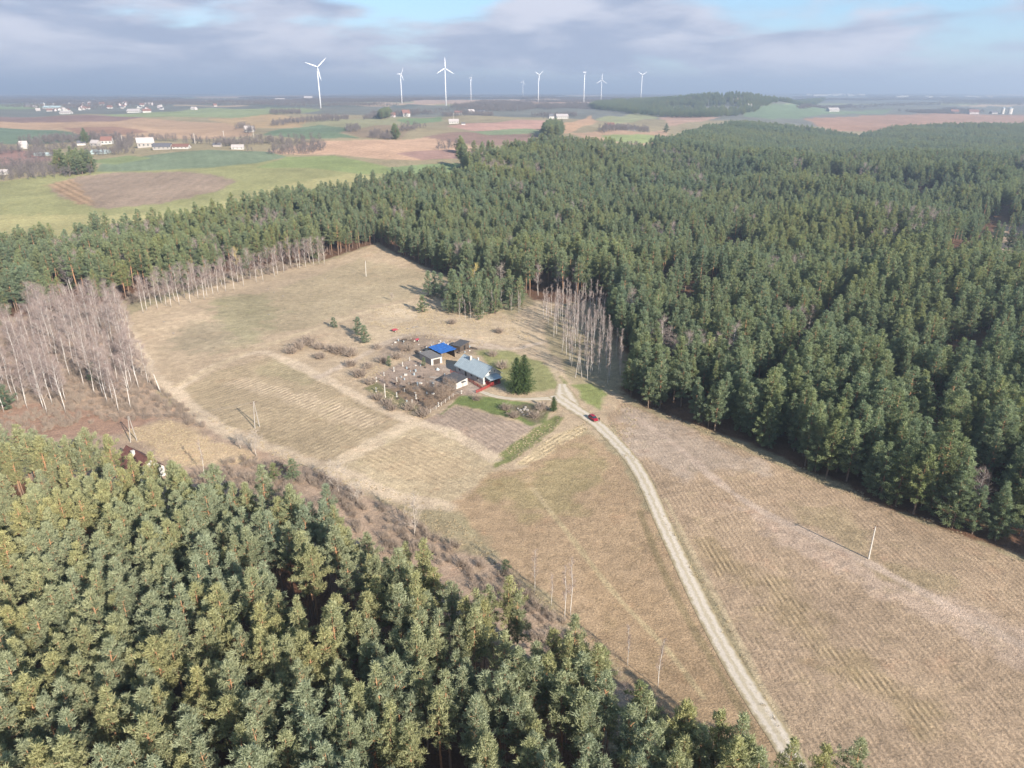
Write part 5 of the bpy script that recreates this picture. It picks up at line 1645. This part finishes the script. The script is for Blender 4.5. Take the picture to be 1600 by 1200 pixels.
p = G(649, 534)
tr_ = empty('tractor', p, 0.5)
tag(tr_, "small red tractor parked behind the sheds", 'tractor')
MB().box((0.7, 0, 0.95), (1.7, 0.65, 0.7)).box((0.7, 0, 1.33), (1.6, 0.5, 0.1)).build('bonnet', M_FARMRED, tr_)
MB().box((-0.6, 0, 0.9), (1.2, 0.9, 0.5)).build('chassis', M_RUST, tr_)
MB().box((-0.7, 0, 1.3), (0.5, 0.5, 0.12)).box((-0.93, 0, 1.55), (0.1, 0.5, 0.5)).build('seat', M_RUBBER, tr_)
for s in (-1, 1):
    MB().box((-0.7, s * 0.65, 1.45), (1.2, 0.35, 0.1)).build('mudguard', M_FARMRED, tr_)
    wheel(tr_, (-0.7, s * 0.75, 0.72), 0.72, 0.36)
    wheel(tr_, (1.25, s * 0.62, 0.42), 0.42, 0.22)
MB().tube((0.9, 0.2, 1.3), (0.9, 0.2, 2.1), 0.05, 0.05, 8).build('exhaust', M_RUST, tr_)
MB().tube((-0.2, 0, 1.2), (-0.35, 0, 1.65), 0.03, 0.03, 6).tube((-0.4, 0, 1.63), (-0.34, 0, 1.67), 0.2, 0.2, 12).build('steering_wheel', M_RUBBER, tr_)
for u_, v_, lb, mt, ang in [(632, 534, "dark rusty farm trailer left of the red tractor", M_WOODD, 0.2), (617, 518, "low red farm implement alone in the dry grass behind the yard", M_FARMRED, 0.6)]:
    p = G(u_, v_)
    t_ = empty('farm_trailer', p, ang)
    tag(t_, lb, 'trailer')
    MB().box((0, 0, 0.75), (2.4, 1.4, 0.12)).build('bed', mt, t_)
    for s in (-1, 1):
        MB().box((0, s * 0.68, 0.98), (2.4, 0.06, 0.35)).build('side_board', mt, t_)
        wheel(t_, (-0.2, s * 0.85, 0.4), 0.4, 0.2)
    MB().tube((1.2, 0, 0.7), (2.3, 0, 0.45), 0.05, 0.05, 6).build('drawbar', M_RUST, t_)
p = G(740, 545)
bt = MB()
prof = [(-1.9, .05), (-1.2, .5), (0, .62), (1.2, .55), (1.9, .3)]
P = []
for x, w in prof:
    for k in range(7):
        a = math.pi * k / 6
        P.append((x, w * math.cos(a), 0.05 + 0.55 * math.sin(a) * (w / .62) ** .5))
F = [(i * 7 + k, i * 7 + k + 1, (i + 1) * 7 + k + 1, (i + 1) * 7 + k) for i in range(4) for k in range(6)]
bt.add(P, F + [tuple(range(7)), tuple(28 + k for k in range(7))])
o = bt.build('rowing_boat', M_WOODD)
MBk = MB().box((0, 0, 0.66), (3.2, 0.08, 0.1)).build('keel', M_WOODD, o)
o.location = p; o.rotation_euler = (0, 0, -0.5)
tag(o, "dark overturned boat beside the dark shed", 'boat')
for i, (u_, v_, an) in enumerate([(672, 596, .1), (680, 590, .25), (686, 594, .15)]):
    p = G(u_, v_)
    o = empty('timber_pile', p, -0.5 + an)
    for k in range(6):
        MB().box((0, -0.6 + 0.2 * k, 0.08 + 0.1 * (k % 3)), (4.2 - 0.3 * (k % 2), 0.18, 0.1), 0.02 * k).build('plank', M_WOOD if k % 2 else M_PLASTER, o)
    tag(o, ["pile of grey planks in the yard, lowest of three", "pile of grey planks in the yard, topmost of three", "pile of grey planks beside the white hut"][i], 'planks', "plank piles in the yard")
for u_, v_, sx, sy, mt, lb in [(650, 607, 3.2, 2.2, M_FELTD, "dark tarpaulin-covered heap in the garden"), (643, 603, 1.6, 1.2, M_RUBBER, "small black covered heap left of the larger one in the garden"),
                               (684, 578, 1.6, 1.2, M_STEEL, "small bluish covered pile in the yard before the garage"), (652, 552, 1.8, 1.5, M_RUBBER, "dark heap of scrap left of the blue tarpaulin shed")]:
    p = G(u_, v_)
    m_ = MB()
    P, F = [(0, 0, 1.0)], []
    for rr, zz in ((.35, .9), (.7, .55), (1.0, -.05)):
        for k in range(14):
            a = 6.283 * k / 14
            P.append((sx / 2 * rr * math.cos(a) * rb2.uniform(.85, 1.15), sy / 2 * rr * math.sin(a) * rb2.uniform(.85, 1.15), zz * rb2.uniform(.8, 1.1) * .8))
    F += [(0, 1 + k, 1 + (k + 1) % 14) for k in range(14)]
    for ring in (0, 1):
        F += [(1 + ring * 14 + k, 1 + (ring + 1) * 14 + k, 1 + (ring + 1) * 14 + (k + 1) % 14, 1 + ring * 14 + (k + 1) % 14) for k in range(14)]
    o = m_.add(P, F).build('covered_heap', mt)
    o.location = p
    tag(o, lb, 'heap')

# ------------------------------------------------------------------ the red car and the person
a_, b_ = G(918, 650), G(934, 662)
p = (a_ + b_) / 2 + Vector((0.2, -0.2, 0.12))
car = empty('red_car', p, math.atan2((b_ - a_).y, (b_ - a_).x))
tag(car, "small red hatchback car standing on the gravel road near the junction", 'car')


def loft(secs):
    """secs: x, half width, z0, z1, corner"""
    P, F = [], []
    for x, w, z0_, z1_, c in secs:
        P += [(x, -w, z0_ + c), (x, -w + c, z0_), (x, w - c, z0_), (x, w, z0_ + c), (x, w, z1_ - c), (x, w - c, z1_), (x, -w + c, z1_), (x, -w, z1_ - c)]
    for i in range(len(secs) - 1):
        for k in range(8):
            F.append((i * 8 + k, i * 8 + (k + 1) % 8, (i + 1) * 8 + (k + 1) % 8, (i + 1) * 8 + k))
    F.append(tuple(range(7, -1, -1))); F.append(tuple((len(secs) - 1) * 8 + k for k in range(8)))
    return MB().add(P, F)


loft([(-2.05, .70, .42, .80, .10), (-1.95, .80, .28, .98, .12), (-1.2, .86, .24, 1.02, .12), (0.3, .87, .24, 0.98, .12), (1.2, .85, .24, .90, .12), (1.9, .78, .28, .76, .12), (2.05, .62, .38, .64, .08)]).build('body', M_CAR, car)
loft([(-1.95, .66, .92, 1.12, .05), (-1.55, .68, .95, 1.40, .10), (-.4, .70, .95, 1.47, .10), (.35, .68, .95, 1.40, .10), (1.0, .66, .88, .98, .04)]).build('windows', M_GLASS, car)
loft([(-1.62, .60, 1.40, 1.45, .02), (-.4, .62, 1.45, 1.52, .03), (.30, .58, 1.40, 1.45, .02)]).build('roof', M_CAR, car)
for x in (-1.25, 1.28):
    for s in (-1, 1):
        wheel(car, (x, s * 0.76, 0.31), 0.31, 0.2)
for s in (-1, 1):
    MB().box((1.93, s * 0.55, 0.62), (0.14, 0.3, 0.14)).build('headlight', M_CHROME, car)
    MB().box((-1.98, s * 0.62, 0.78), (0.1, 0.16, 0.26)).build('tail_light', M_TAIL, car)
    MB().box((0.72, s * 0.93, 0.98), (0.14, 0.18, 0.12)).build('mirror', M_CAR, car)
MB().box((2.04, 0, .42), (0.1, 1.1, 0.16)).build('bumper', M_RUBBER, car)

pm, t, b = new_mat("dark_clothes_and_skin")
tcn = N(t, 'ShaderNodeTexCoord'); sp_ = N(t, 'ShaderNodeSeparateXYZ')
L(t, tcn.outputs['Object'], sp_.inputs[0])
cloth = mixc(t, maprange(t, sp_.outputs['Z'], 0.84, 0.9, 0, 1), (0.03, 0.035, 0.05), (0.02, 0.02, 0.024))
cloth = mixc(t, maprange(t, sp_.outputs['Z'], 1.45, 1.47, 0, 1), cloth, (0.40, 0.25, 0.18))
L(t, cloth, b.inputs['Base Color'])
pe = bpy.data.meshes.new('person')
J = [(0, 0, .95), (0, 0, 1.2), (0, 0, 1.42), (0, 0, 1.52), (0, .02, 1.66), (.2, 0, 1.38), (.27, .02, 1.1), (.26, .12, .86), (-.2, 0, 1.38), (-.27, .02, 1.1), (-.25, .10, .86),
     (.1, 0, .88), (.12, .02, .48), (.12, 0, .08), (.13, .16, .04), (-.1, 0, .88), (-.12, .0, .48), (-.12, -.02, .08), (-.13, .14, .04)]
E = [(0, 1), (1, 2), (2, 3), (3, 4), (2, 5), (5, 6), (6, 7), (2, 8), (8, 9), (9, 10), (0, 11), (11, 12), (12, 13), (13, 14), (0, 15), (15, 16), (16, 17), (17, 18)]
RD = [.16, .15, .16, .06, .11, .07, .05, .04, .07, .05, .04, .10, .07, .05, .045, .10, .07, .05, .045]
pe.from_pydata(J, E, [])
pe.materials.append(pm)
po = child('person', pe)
sk = po.modifiers.new('skin', 'SKIN')
po.modifiers.new('sub', 'SUBSURF').render_levels = 1
for i, sv in enumerate(pe.skin_vertices[0].data):
    sv.radius = (RD[i], RD[i] * 0.85)
pe.skin_vertices[0].data[0].use_root = True
p = G(936, 659)
po.location = p + Vector((0, 0, 0.1)); po.rotation_euler = (0, 0, 2.2)
tag(po, "person in dark clothing standing on the gravel road beside the red car", 'person')

# ------------------------------------------------------------------ power poles
def insulators(par, pts):
    for q in pts:
        MB().tube(q, (q[0], q[1], q[2] + 0.28), 0.09, 0.06, 8).build('insulator', M_INSUL, par)


def pole_single(u_, v_, H, label, ang, lean=0.0, arm=True):
    p = G(u_, v_)
    o = empty('power_pole', p, ang)
    o.rotation_euler = (0, lean, ang)
    tag(o, label, 'power pole')
    MB().path([(0, 0, -0.4), (0, 0, H * 0.5), (0, 0, H)], [0.2, 0.17, 0.13], 8).build('pole', M_CONC, o)
    if arm:
        MB().box((0, 0, H - 0.35), (1.7, 0.1, 0.1)).build('crossarm', M_RUST, o)
        insulators(o, [(-.75, 0, H - .3), (.75, 0, H - .3), (0.0, 0, H)])
    return o


def pole_twin(u_, v_, H, label, ang, spread=1.5):
    p = G(u_, v_)
    o = empty('power_pole', p, ang)
    tag(o, label, 'power pole')
    for s in (-1, 1):
        MB().path([(s * spread, 0, -0.4), (s * spread * .5, 0, H * 0.5), (s * 0.12, 0, H)], [0.17, 0.14, 0.11], 8).build('leg', M_GREYC, o)
    MB().box((0, 0, H * 0.55), (spread * 0.95, 0.1, 0.12)).build('brace', M_RUST, o)
    MB().box((0, 0.16, H - 0.5), (2.2, 0.1, 0.1)).build('crossarm', M_RUST, o)
    insulators(o, [(-1, 0.16, H - .45), (1, 0.16, H - .45), (0, 0, H)])
    return o


pole_single(1357, 873, 8.7, "white concrete power pole alone in the right stubble field", 0.6)
pole_single(572, 432, 9.2, "white pole standing alone on the upper meadow", 0.2, 0.03)
pole_twin(904, 590, 9.6, "twin-legged white power pole by the track beside the birch grove", 0.1, 1.3)
pole_twin(402, 668, 9.2, "twin-legged grey power pole in the striped field", 0.9, 0.9)
pole_twin(209, 690, 8.6, "twin-legged pale power pole above the ruined house", 0.9, 1.0)
pole_single(251, 613, 7.2, "thin leaning wooden pole at the corner of the birch stand", 0.3, -0.16, False)
pole_single(602, 621, 5.2, "thin pale pole on the lower left edge of the farm garden", 0.3, 0.0, False)


def cable(q0, q1, sag, label):
    n = 24
    pts = []
    for i in range(n + 1):
        f = i / n
        q = q0.lerp(q1, f)
        pts.append((q.x, q.y, q.z - sag * 4 * f * (1 - f)))
    o = MB().path(pts, [0.016] * (n + 1), 4).build('overhead_cable', M_WIRE)
    tag(o, label, 'cable')


for k, lb in ((-1, "nearer thin cable strung between the two twin-legged poles on the left"), (1, "farther thin cable strung between the two twin-legged poles on the left")):
    A0, B0 = G(209, 690), G(402, 668)
    off = Vector((math.cos(.9), math.sin(.9), 0)) * k
    cable(A0 + off + Vector((0, 0, 8.35)), B0 + off + Vector((0, 0, 8.95)), 1.2, lb)

# loose scrap and boards lying about the yard
DB = [MB().box((0, 0, .08), (1.3, .22, .1), .2).box((.2, .5, .12), (1.0, .16, .1), -.3).mesh('scrap', M_WOOD), MB().box((0, 0, .25), (.6, .5, .55)).mesh('scrap', M_RUST),
      MB().tube((0, 0, 0), (0, 0, .85), .28, .28, 10).mesh('scrap', M_STEEL), MB().box((0, 0, .2), (.9, .7, .4), .4).mesh('scrap', M_CONC), MB().box((0, 0, .3), (1.1, .8, .6), .1).mesh('scrap', M_WOODD)]
xs_, ys_ = [], []
for pl, sp_d in (([(640, 566), (680, 572), (705, 590), (690, 606), (650, 604), (620, 596)], 2.4), ([(640, 540), (690, 532), (735, 538), (740, 552), (712, 556), (690, 546), (655, 556)], 2.0), ([(596, 600), (640, 596), (680, 612), (660, 640), (615, 622)], 2.8), ([(600, 540), (640, 526), (665, 530), (640, 545)], 3.0)):
    a_x, a_y = fill(GP(pl), sp_d, 610)
    q_ = np.random.default_rng(5).random(len(a_x)) < 0.5
    xs_.append(a_x[q_]); ys_.append(a_y[q_])
X, Y = np.concatenate(xs_), np.concatenate(ys_)
n = len(X)
rot, scl = trio(n, r1, 0.5, 1.15)
scatter_object('debris', np.stack([X, Y, HT(X, Y)], 1), DB, r1.integers(0, 5, n), rot, scl, "scattered boards, drums and scrap lying about the farmyard", "debris")
print('debris', n)

# ------------------------------------------------------------------ wind turbines
BL = None


def blade_mesh():
    P, F = [], []
    secs = [(0.0, .9, .9, 0), (0.06, .9, .85, .1), (0.2, 1.75, .5, .25), (0.5, 1.25, .3, .12), (0.8, .8, .18, .05), (1.0, .18, .06, 0)]
    for f, c, th, tw in secs:
        z = f * 100
        for a, b__ in ((-.35 * c, 0), (0, th / 2), (.65 * c, 0), (0, -th / 2)):
            P.append((a * 2.2 * math.cos(tw), a * 2.2 * math.sin(tw) + b__ * 2.2, z))
    for i in range(5):
        for k in range(4):
            F.append((i * 4 + k, i * 4 + (k + 1) % 4, (i + 1) * 4 + (k + 1) % 4, (i + 1) * 4 + k))
    F += [(3, 2, 1, 0), (20, 21, 22, 23)]
    return MB().add(P, F).mesh('blade', M_TURB)


BL = blade_mesh()
TURB = [(501, 497, 105, 2265, 20, 288, 0.9, 30, "tall wind turbine farthest left, with one blade trailing to the left"), (628, 626, 116, 3130, 11, 30, 0.3, 60, "thin distant wind turbine between the two tallest"),
        (697, 695, 107, 2480, 16, 0, 0.1, 15, "large white wind turbine with three spread blades, second tallest from the left"), (736, 735, 122, 3900, 9, 40, 1.2, 80, "faint wind turbine right beside the large spread-bladed one"),
        (841, 841, 117, 3460, 10, 55, 0.5, 40, "wind turbine standing alone in the middle of the horizon"), (912, 913, 113, 3200, 11, 0, 1.5, 86, "wind turbine seen edge-on, left of a close pair"),
        (939, 940, 125, 4300, 10, 0, 0.2, 10, "smaller wind turbine with spread blades, right of a close pair"), (1001, 1001, 117, 3900, 9, 60, 0.2, 10, "wind turbine farthest right, before the dark wooded hill"),
        (817, 817, 128, 6200, 6, 20, 0.4, 30, "very faint small wind turbine left of the lone middle one")]
for ub, uh, vh, D, rl, ph_, _, yaw, lb in TURB:
    cosf = D * CP + 0.0
    X0 = (ub - 800) / FPX * (D * CP + 40 * SP)
    z0_ = h1(X0, D)
    hub = CAMH + (143.4 - vh) * D / (FPX / CP ** 2)
    H = hub - z0_
    o = empty('wind_turbine', (X0, D, z0_), R(yaw - 90 if yaw > 45 else yaw))
    o.rotation_euler = (0, 0, R(yaw))
    tag(o, lb, 'wind turbine')
    MB().path([(0, 0, -2), (0, 0, H * .5), (0, 0, H - 1)], [2.0, 1.65, 1.15], 16).build('tower', M_TURB, o, True)
    MB().box((0, 1.6, H), (3.0, 8.5, 3.2)).build('nacelle', M_TURB, o)
    hb = MB().tube((0, -3.2, H), (0, -5.4, H), 1.7, 1.0, 12).build('hub', M_TURB, o)
    ln_ = rl * D / (FPX / CP)
    for k in range(3):
        bl = child('blade', BL, o)
        bl.location = (0, -4.3, H)
        bl.rotation_euler = (0, R(ph_ + 120 * k), 0)
        bl.scale = (.85, .85, ln_ / 100)

# ------------------------------------------------------------------ far farms, village and town
def far_house(u_, v_, wpx, hpx, wall, roof, rot, label, group=None, detail=True, name='house', ratio=0.62, cat='house', flat=False):
    p = G(u_, v_)
    D = math.hypot(p.y, 0)
    k = (D * CP + (CAMH - p.z) * SP) / FPX
    Ln = wpx * k
    H = hpx * k / CP
    Wd = Ln * ratio
    o = empty(name, p, rot)
    tag(o, label, cat, group)
    hw = H * (0.5 if not flat else .88)
    gable_walls(o, Ln, Wd, hw, H, wall)
    gable_roof(o, Ln, Wd, hw, H, roof, 0.03 * Ln, 0.25)
    if detail:
        n = max(2, int(Ln / 4.5))
        for i in range(n):
            window(o, (-Ln / 2 + Ln * (i + .5) / n, -Wd / 2, hw * 0.55), Ln / n * 0.4, hw * 0.42, '-y')
        window(o, (Ln / 2, 0, hw * 0.6), Wd * 0.2, hw * 0.4, '+x'); window(o, (-Ln / 2, 0, hw * 0.6), Wd * 0.2, hw * 0.4, '-x')
    return o


W_, P_, K_ = M_WHITE, M_PLASTER, M_PINK
for a in [(38, 232, 11, 10, W_, M_ROOFPALE, .3, "small white gabled house at the left end of the village"), (168, 225, 16, 10, W_, M_REDTILE, .2, "white village house with reddish roof right of the fir tree"),
          (150, 228, 14, 8, P_, M_ROOFPALE, -.3, "low pale village house left of the reddish-roofed one"), (228, 230, 24, 13, P_, M_ROOFPALE, .5, "largest grey gabled barn in the village"),
          (255, 233, 26, 8, P_, M_ROOFDARK, .1, "low dark-roofed farm building right of the largest barn"), (284, 232, 24, 6, W_, M_REDTILE, .05, "long low white barn at the right end of the village"),
          (372, 233, 18, 6, W_, M_ROOFPALE, .2, "white farm building beside the hedge on the green field"), (340, 229, 12, 5, P_, M_ROOFDARK, 0, "dark low shed between village and hedge"),
          (128, 227, 12, 6, W_, M_ROOFDARK, .3, "white low house among bare trees in the village"), (390, 206, 14, 8, W_, M_ROOFPALE, .1, "white house with trees above the green field"),
          (4, 272, 18, 6, W_, M_ROOFPALE, .1, "low white building at the left edge of the photo"), (84, 170, 26, 4, P_, M_PLASTIC, 0, "long pale hall at the left side of the far town"),
          (634, 182, 12, 9, W_, M_REDTILE, .5, "tall white house at the end of the dark wood strip"), (612, 183, 12, 6, K_, M_REDTILE, .1, "reddish-roofed house in the dark wood strip"),
          (716, 179, 12, 5, W_, M_REDTILE, .1, "red-roofed house below the large spread-bladed turbine"), (736, 178, 10, 6, W_, M_ROOFPALE, .5, "white house between two others below the turbine wood"),
          (752, 178, 10, 5, W_, M_ROOFDARK, -.4, "white house at the right of the three below the turbine wood"), (709, 193, 15, 6, W_, M_ROOFPALE, .1, "white farmhouse in open fields with a small shed beside it"),
          (724, 195, 6, 3, W_, M_ROOFDARK, .1, "tiny white shed right of the farmhouse in open fields"), (861, 185, 8, 6, W_, M_ROOFDARK, .3, "small white house left of the long white farm"),
          (878, 185, 18, 6, W_, M_ROOFPALE, .1, "long white farmhouse above the dark pine clump"), (954, 201, 12, 8, K_, M_REDTILE, .4, "pinkish house with red roof among bare trees"),
          (986, 204, 16, 5, P_, M_ROOFDARK, .1, "low grey farm building right of the pinkish house"), (1171, 169, 6, 6, W_, M_ROOFPALE, .2, "tiny white chapel-like house at the foot of the wooded hill"),
          (1301, 174, 16, 5, W_, M_ROOFPALE, .1, "white farm on the green field right of the wooded hill"), (1490, 178, 12, 6, P_, M_REDTILE, .1, "reddish farmhouse left of another on the right horizon"),
          (1520, 178, 14, 6, K_, M_REDTILE, -.1, "reddish farmhouse left of the silos on the right horizon"), (1552, 178, 10, 4, P_, M_ROOFDARK, .1, "low grey barn beside the silos"),
          (104, 178, 16, 4, W_, M_ROOFPALE, 0, "bright white hall in front of the far town"), (210, 176, 18, 5, W_, M_ROOFPALE, .1, "pair-gabled white farm on the rise right of the town"),
          (230, 176, 12, 5, W_, M_REDTILE, .4, "white farmhouse with red roof right of the gabled farm"), (438, 158, 14, 4, W_, M_ROOFPALE, 0, "white hall left of the farthest left turbine"), (482, 156, 12, 5, W_, M_ROOFPALE, .1, "white hall just beside the farthest left turbine")]:
    far_house(*a, detail=a[2] >= 14)
for a in [(68, 243, 26, 4, M_PLASTIC, M_PLASTIC, -.15, "long pale greenhouse tunnel left of the village pines"), (158, 240, 27, 5, M_PLASTIC, M_PLASTIC, -.05, "pale teal greenhouse tunnel right of the village pines")]:
    far_house(*a, detail=False, name='greenhouse', cat='greenhouse', ratio=.35)
r2 = random.Random(41)
for i in range(44):
    u_ = r2.choice([r2.uniform(15, 110), r2.uniform(60, 350), r2.uniform(120, 260)])
    v_ = r2.uniform(163, 174) - (u_ - 100) * 0.012
    far_house(u_, v_, r2.uniform(4.5, 8), r2.uniform(3, 4.2), r2.choice([W_, W_, P_, K_]), r2.choice([M_REDTILE, M_ROOFPALE, M_ROOFDARK, M_REDTILE]), r2.uniform(0, 3), "tiny house of the far town on the left horizon, " + ("left end" if u_ < 110 else ("middle" if u_ < 190 else "right end")), "houses of the far town, " + ("left end" if u_ < 110 else ("middle" if u_ < 190 else "right end")), False)
for i in range(26):
    u_ = r2.choice([r2.uniform(1255, 1345), r2.uniform(1400, 1560)])
    v_ = 149.5 + (3.2 if u_ > 1390 else 0) + r2.uniform(-.6, .8)
    far_house(u_, v_, r2.uniform(4, 14), r2.uniform(1.8, 3.0), W_, r2.choice([M_ROOFPALE, W_]), 0.0, "tiny white block of the far city on the right horizon", "blocks of the far city", False, flat=True, name='city_block', cat='building')
for i, (u_, r_, lb) in enumerate([(1566, 2.2, "pale silo left of two on the right horizon"), (1577, 3.4, "broad pale silo right of two on the right horizon")]):
    p = G(u_, 178)
    k = p.y / FPX
    o = empty('silo', p)
    tag(o, lb, 'silo')
    MB().tube((0, 0, -1), (0, 0, 7.5 * k), r_ * k, r_ * k, 14).build('barrel', M_CONC, o)
    MB().tube((0, 0, 7.5 * k), (0, 0, 9.6 * k), r_ * k * 1.03, 0.1, 14).build('cone_roof', M_STEEL, o)
for u_, v_, hp, lb in [(305, 225, 15, "white utility pole left of four in the village fields"), (351, 222, 16, "white utility pole second of four in the village fields"), (397, 219, 15, "white utility pole third of four in the village fields"),
                       (192, 226, 13, "thin utility pole among the village trees"), (709, 190, 12, "thin mast beside the white farmhouse in open fields")]:
    p = G(u_, v_)
    k = p.y / FPX
    o = empty('utility_pole', p)
    tag(o, lb, 'utility pole')
    MB().tube((0, 0, -.5), (0, 0, hp * k), 0.34, 0.26, 6).build('pole', M_CONC, o)
    MB().box((0, 0, hp * k * .93), (2.4, .25, .25)).build('crossarm', M_CONC, o)

# ------------------------------------------------------------------ far woods and hedges: masses
def far_mass(name, polys, sp, protos, label, cat, s0, s1, wide=1.0, seed=0):
    xs, ys = [], []
    for k, pl in enumerate(polys):
        Pg = GP(pl)
        s_ = max(sp, math.sqrt(abs(np.dot(Pg[:, 0], np.roll(Pg[:, 1], 1)) - np.dot(Pg[:, 1], np.roll(Pg[:, 0], 1))) / 2 / 2600))
        a, b__ = fill(Pg, s_, seed + k)
        kp = vnoise(a, b__, 5 * s_, seed + k + 7) > 0.30
        a, b__ = a[kp], b__[kp]
        xs.append(a); ys.append(b__)
    X, Y = np.concatenate(xs), np.concatenate(ys)
    n = len(X)
    rr = np.random.default_rng(seed)
    rot, scl = trio(n, rr, s0, s1, wide)
    gf = np.clip(Y / 2500, 1, 2.2)[:, None]
    scl[:, :2] *= gf * 1.1
    print(name, n)
    return scatter_object(name, np.stack([X, Y, HT(X, Y) - 0.5], 1), protos, rr.integers(0, len(protos), n), rot, scl, label, cat)


r3 = random.Random(8)
STRIPS = []
for i in range(90):
    u_ = r3.uniform(-150, 1750)
    v_ = 145.2 + 15 * r3.random() ** 1.6
    w_ = r3.uniform(25, 110)
    t_ = r3.uniform(0.25, 0.9) * (v_ - 143.6) / 8
    STRIPS.append([(u_ - w_, v_), (u_ - w_ * .3, v_ - t_), (u_ + w_ * .6, v_ - t_ * .8), (u_ + w_, v_ + .1 * t_), (u_ + w_ * .2, v_ + t_), (u_ - w_ * .6, v_ + t_ * .7)])
far_mass('far_bare_woods', STRIPS + [
    [(0, 166), (120, 160), (250, 158), (340, 162), (200, 168), (60, 172)],
    [(0, 153), (200, 151), (330, 156), (480, 152), (480, 157), (300, 161), (150, 160), (0, 160)],
    [(240, 162), (400, 158), (640, 163), (560, 167), (440, 167)],
    [(460, 150), (560, 148.5), (700, 150), (690, 153), (560, 152)], [(600, 156), (660, 154.5), (690, 156), (640, 157.5)],
    [(680, 173), (745, 161), (790, 160), (850, 166), (820, 174), (740, 176)], [(820, 168), (880, 163), (960, 166), (930, 171), (850, 172)],
    [(565, 187), (585, 178), (640, 175), (690, 178), (640, 182), (600, 185)],
    [(690, 180), (770, 178), (770, 182), (700, 183)], [(830, 182), (900, 178), (905, 182), (850, 187)],
    [(1310, 166), (1600, 158), (1900, 162), (1900, 168), (1500, 164), (1330, 170)], [(1400, 174), (1500, 172), (1540, 175), (1480, 178)],
    [(1240, 168), (1330, 165), (1330, 168), (1250, 171)],
    [(30, 222), (90, 217), (160, 215), (210, 217), (310, 222), (330, 226), (200, 224), (120, 223), (30, 229)], [(50, 230), (120, 229), (125, 233), (55, 236)], [(178, 228), (208, 228), (208, 232), (182, 233)],
    [(110, 240), (200, 236), (212, 240), (150, 244)],
    [(380, 238), (440, 230), (510, 228), (515, 241), (420, 242)], [(325, 226), (380, 222), (440, 221), (500, 222), (490, 225), (400, 227), (340, 230)],
    [(0, 262), (70, 256), (150, 256), (150, 274), (60, 280), (0, 284)], [(-60, 236), (0, 232), (60, 238), (100, 246), (60, 248)],
    [(420, 192), (470, 188), (545, 185), (545, 190), (470, 193), (425, 197)], [(420, 177), (470, 176), (470, 179), (425, 180)],
    [(575, 212), (612, 208), (625, 215), (610, 220), (580, 219)], [(535, 203), (560, 200), (565, 205), (545, 207)], [(620, 203), (665, 199), (665, 204), (630, 206)],
    [(930, 206), (960, 200), (1010, 202), (1015, 208), (940, 209)], [(365, 203), (380, 198), (400, 203), (398, 208), (372, 208)],
    [(680, 232), (715, 228), (715, 231), (685, 235)],
], 7.5, [combined('bare', p) for p in FARBARE], "hazy bare woods, hedges and village trees across the far country", "bare woods", .38, 0.95, 1.0, 300)
far_mass('far_pine_woods', [
    [(930, 172), (1000, 160), (1130, 152), (1290, 156), (1270, 166), (1170, 177), (1100, 184), (1000, 180)],
    [(848, 212), (858, 204), (872, 203), (880, 210), (872, 216), (855, 217)], [(86, 270), (110, 262), (140, 262), (148, 270), (120, 276)],
    [(716, 240), (721, 236), (726, 239), (721, 243)], [(130, 224), (137, 222), (139, 226), (133, 227)], [(1036, 206), (1042, 204), (1043, 208), (1038, 209)],
    [(614, 216), (620, 214), (622, 218), (616, 219)], [(920, 170), (940, 165), (980, 163), (960, 172)], [(590, 186), (600, 181), (612, 182), (604, 187)],
], 7.0, [combined('pine', p) for p in PINE_FULL[:2]], "dark pine woods and clumps far off, including the wooded hill", "pine woods", .9, 1.25, 1.5, 500)

# ------------------------------------------------------------------ haze: even pale air over the whole country
hz = MB().box((0, 12000, 115), (90000, 31000, 290))
hm = bpy.data.materials.new("air")
hm.use_nodes = True
ht = hm.node_tree
ht.nodes.clear()
pv = N(ht, 'ShaderNodeVolumePrincipled')
pv.inputs['Color'].default_value = (0.70, 0.80, 0.95, 1)
pv.inputs['Density'].default_value = 1.9e-4
pv.inputs['Anisotropy'].default_value = 0.40
ho = N(ht, 'ShaderNodeOutputMaterial')
L(ht, pv.outputs[0], ho.inputs['Volume'])
hz_o = hz.build('haze', hm)
tag(hz_o, "pale bluish haze over the whole landscape", "haze", None, 'stuff')
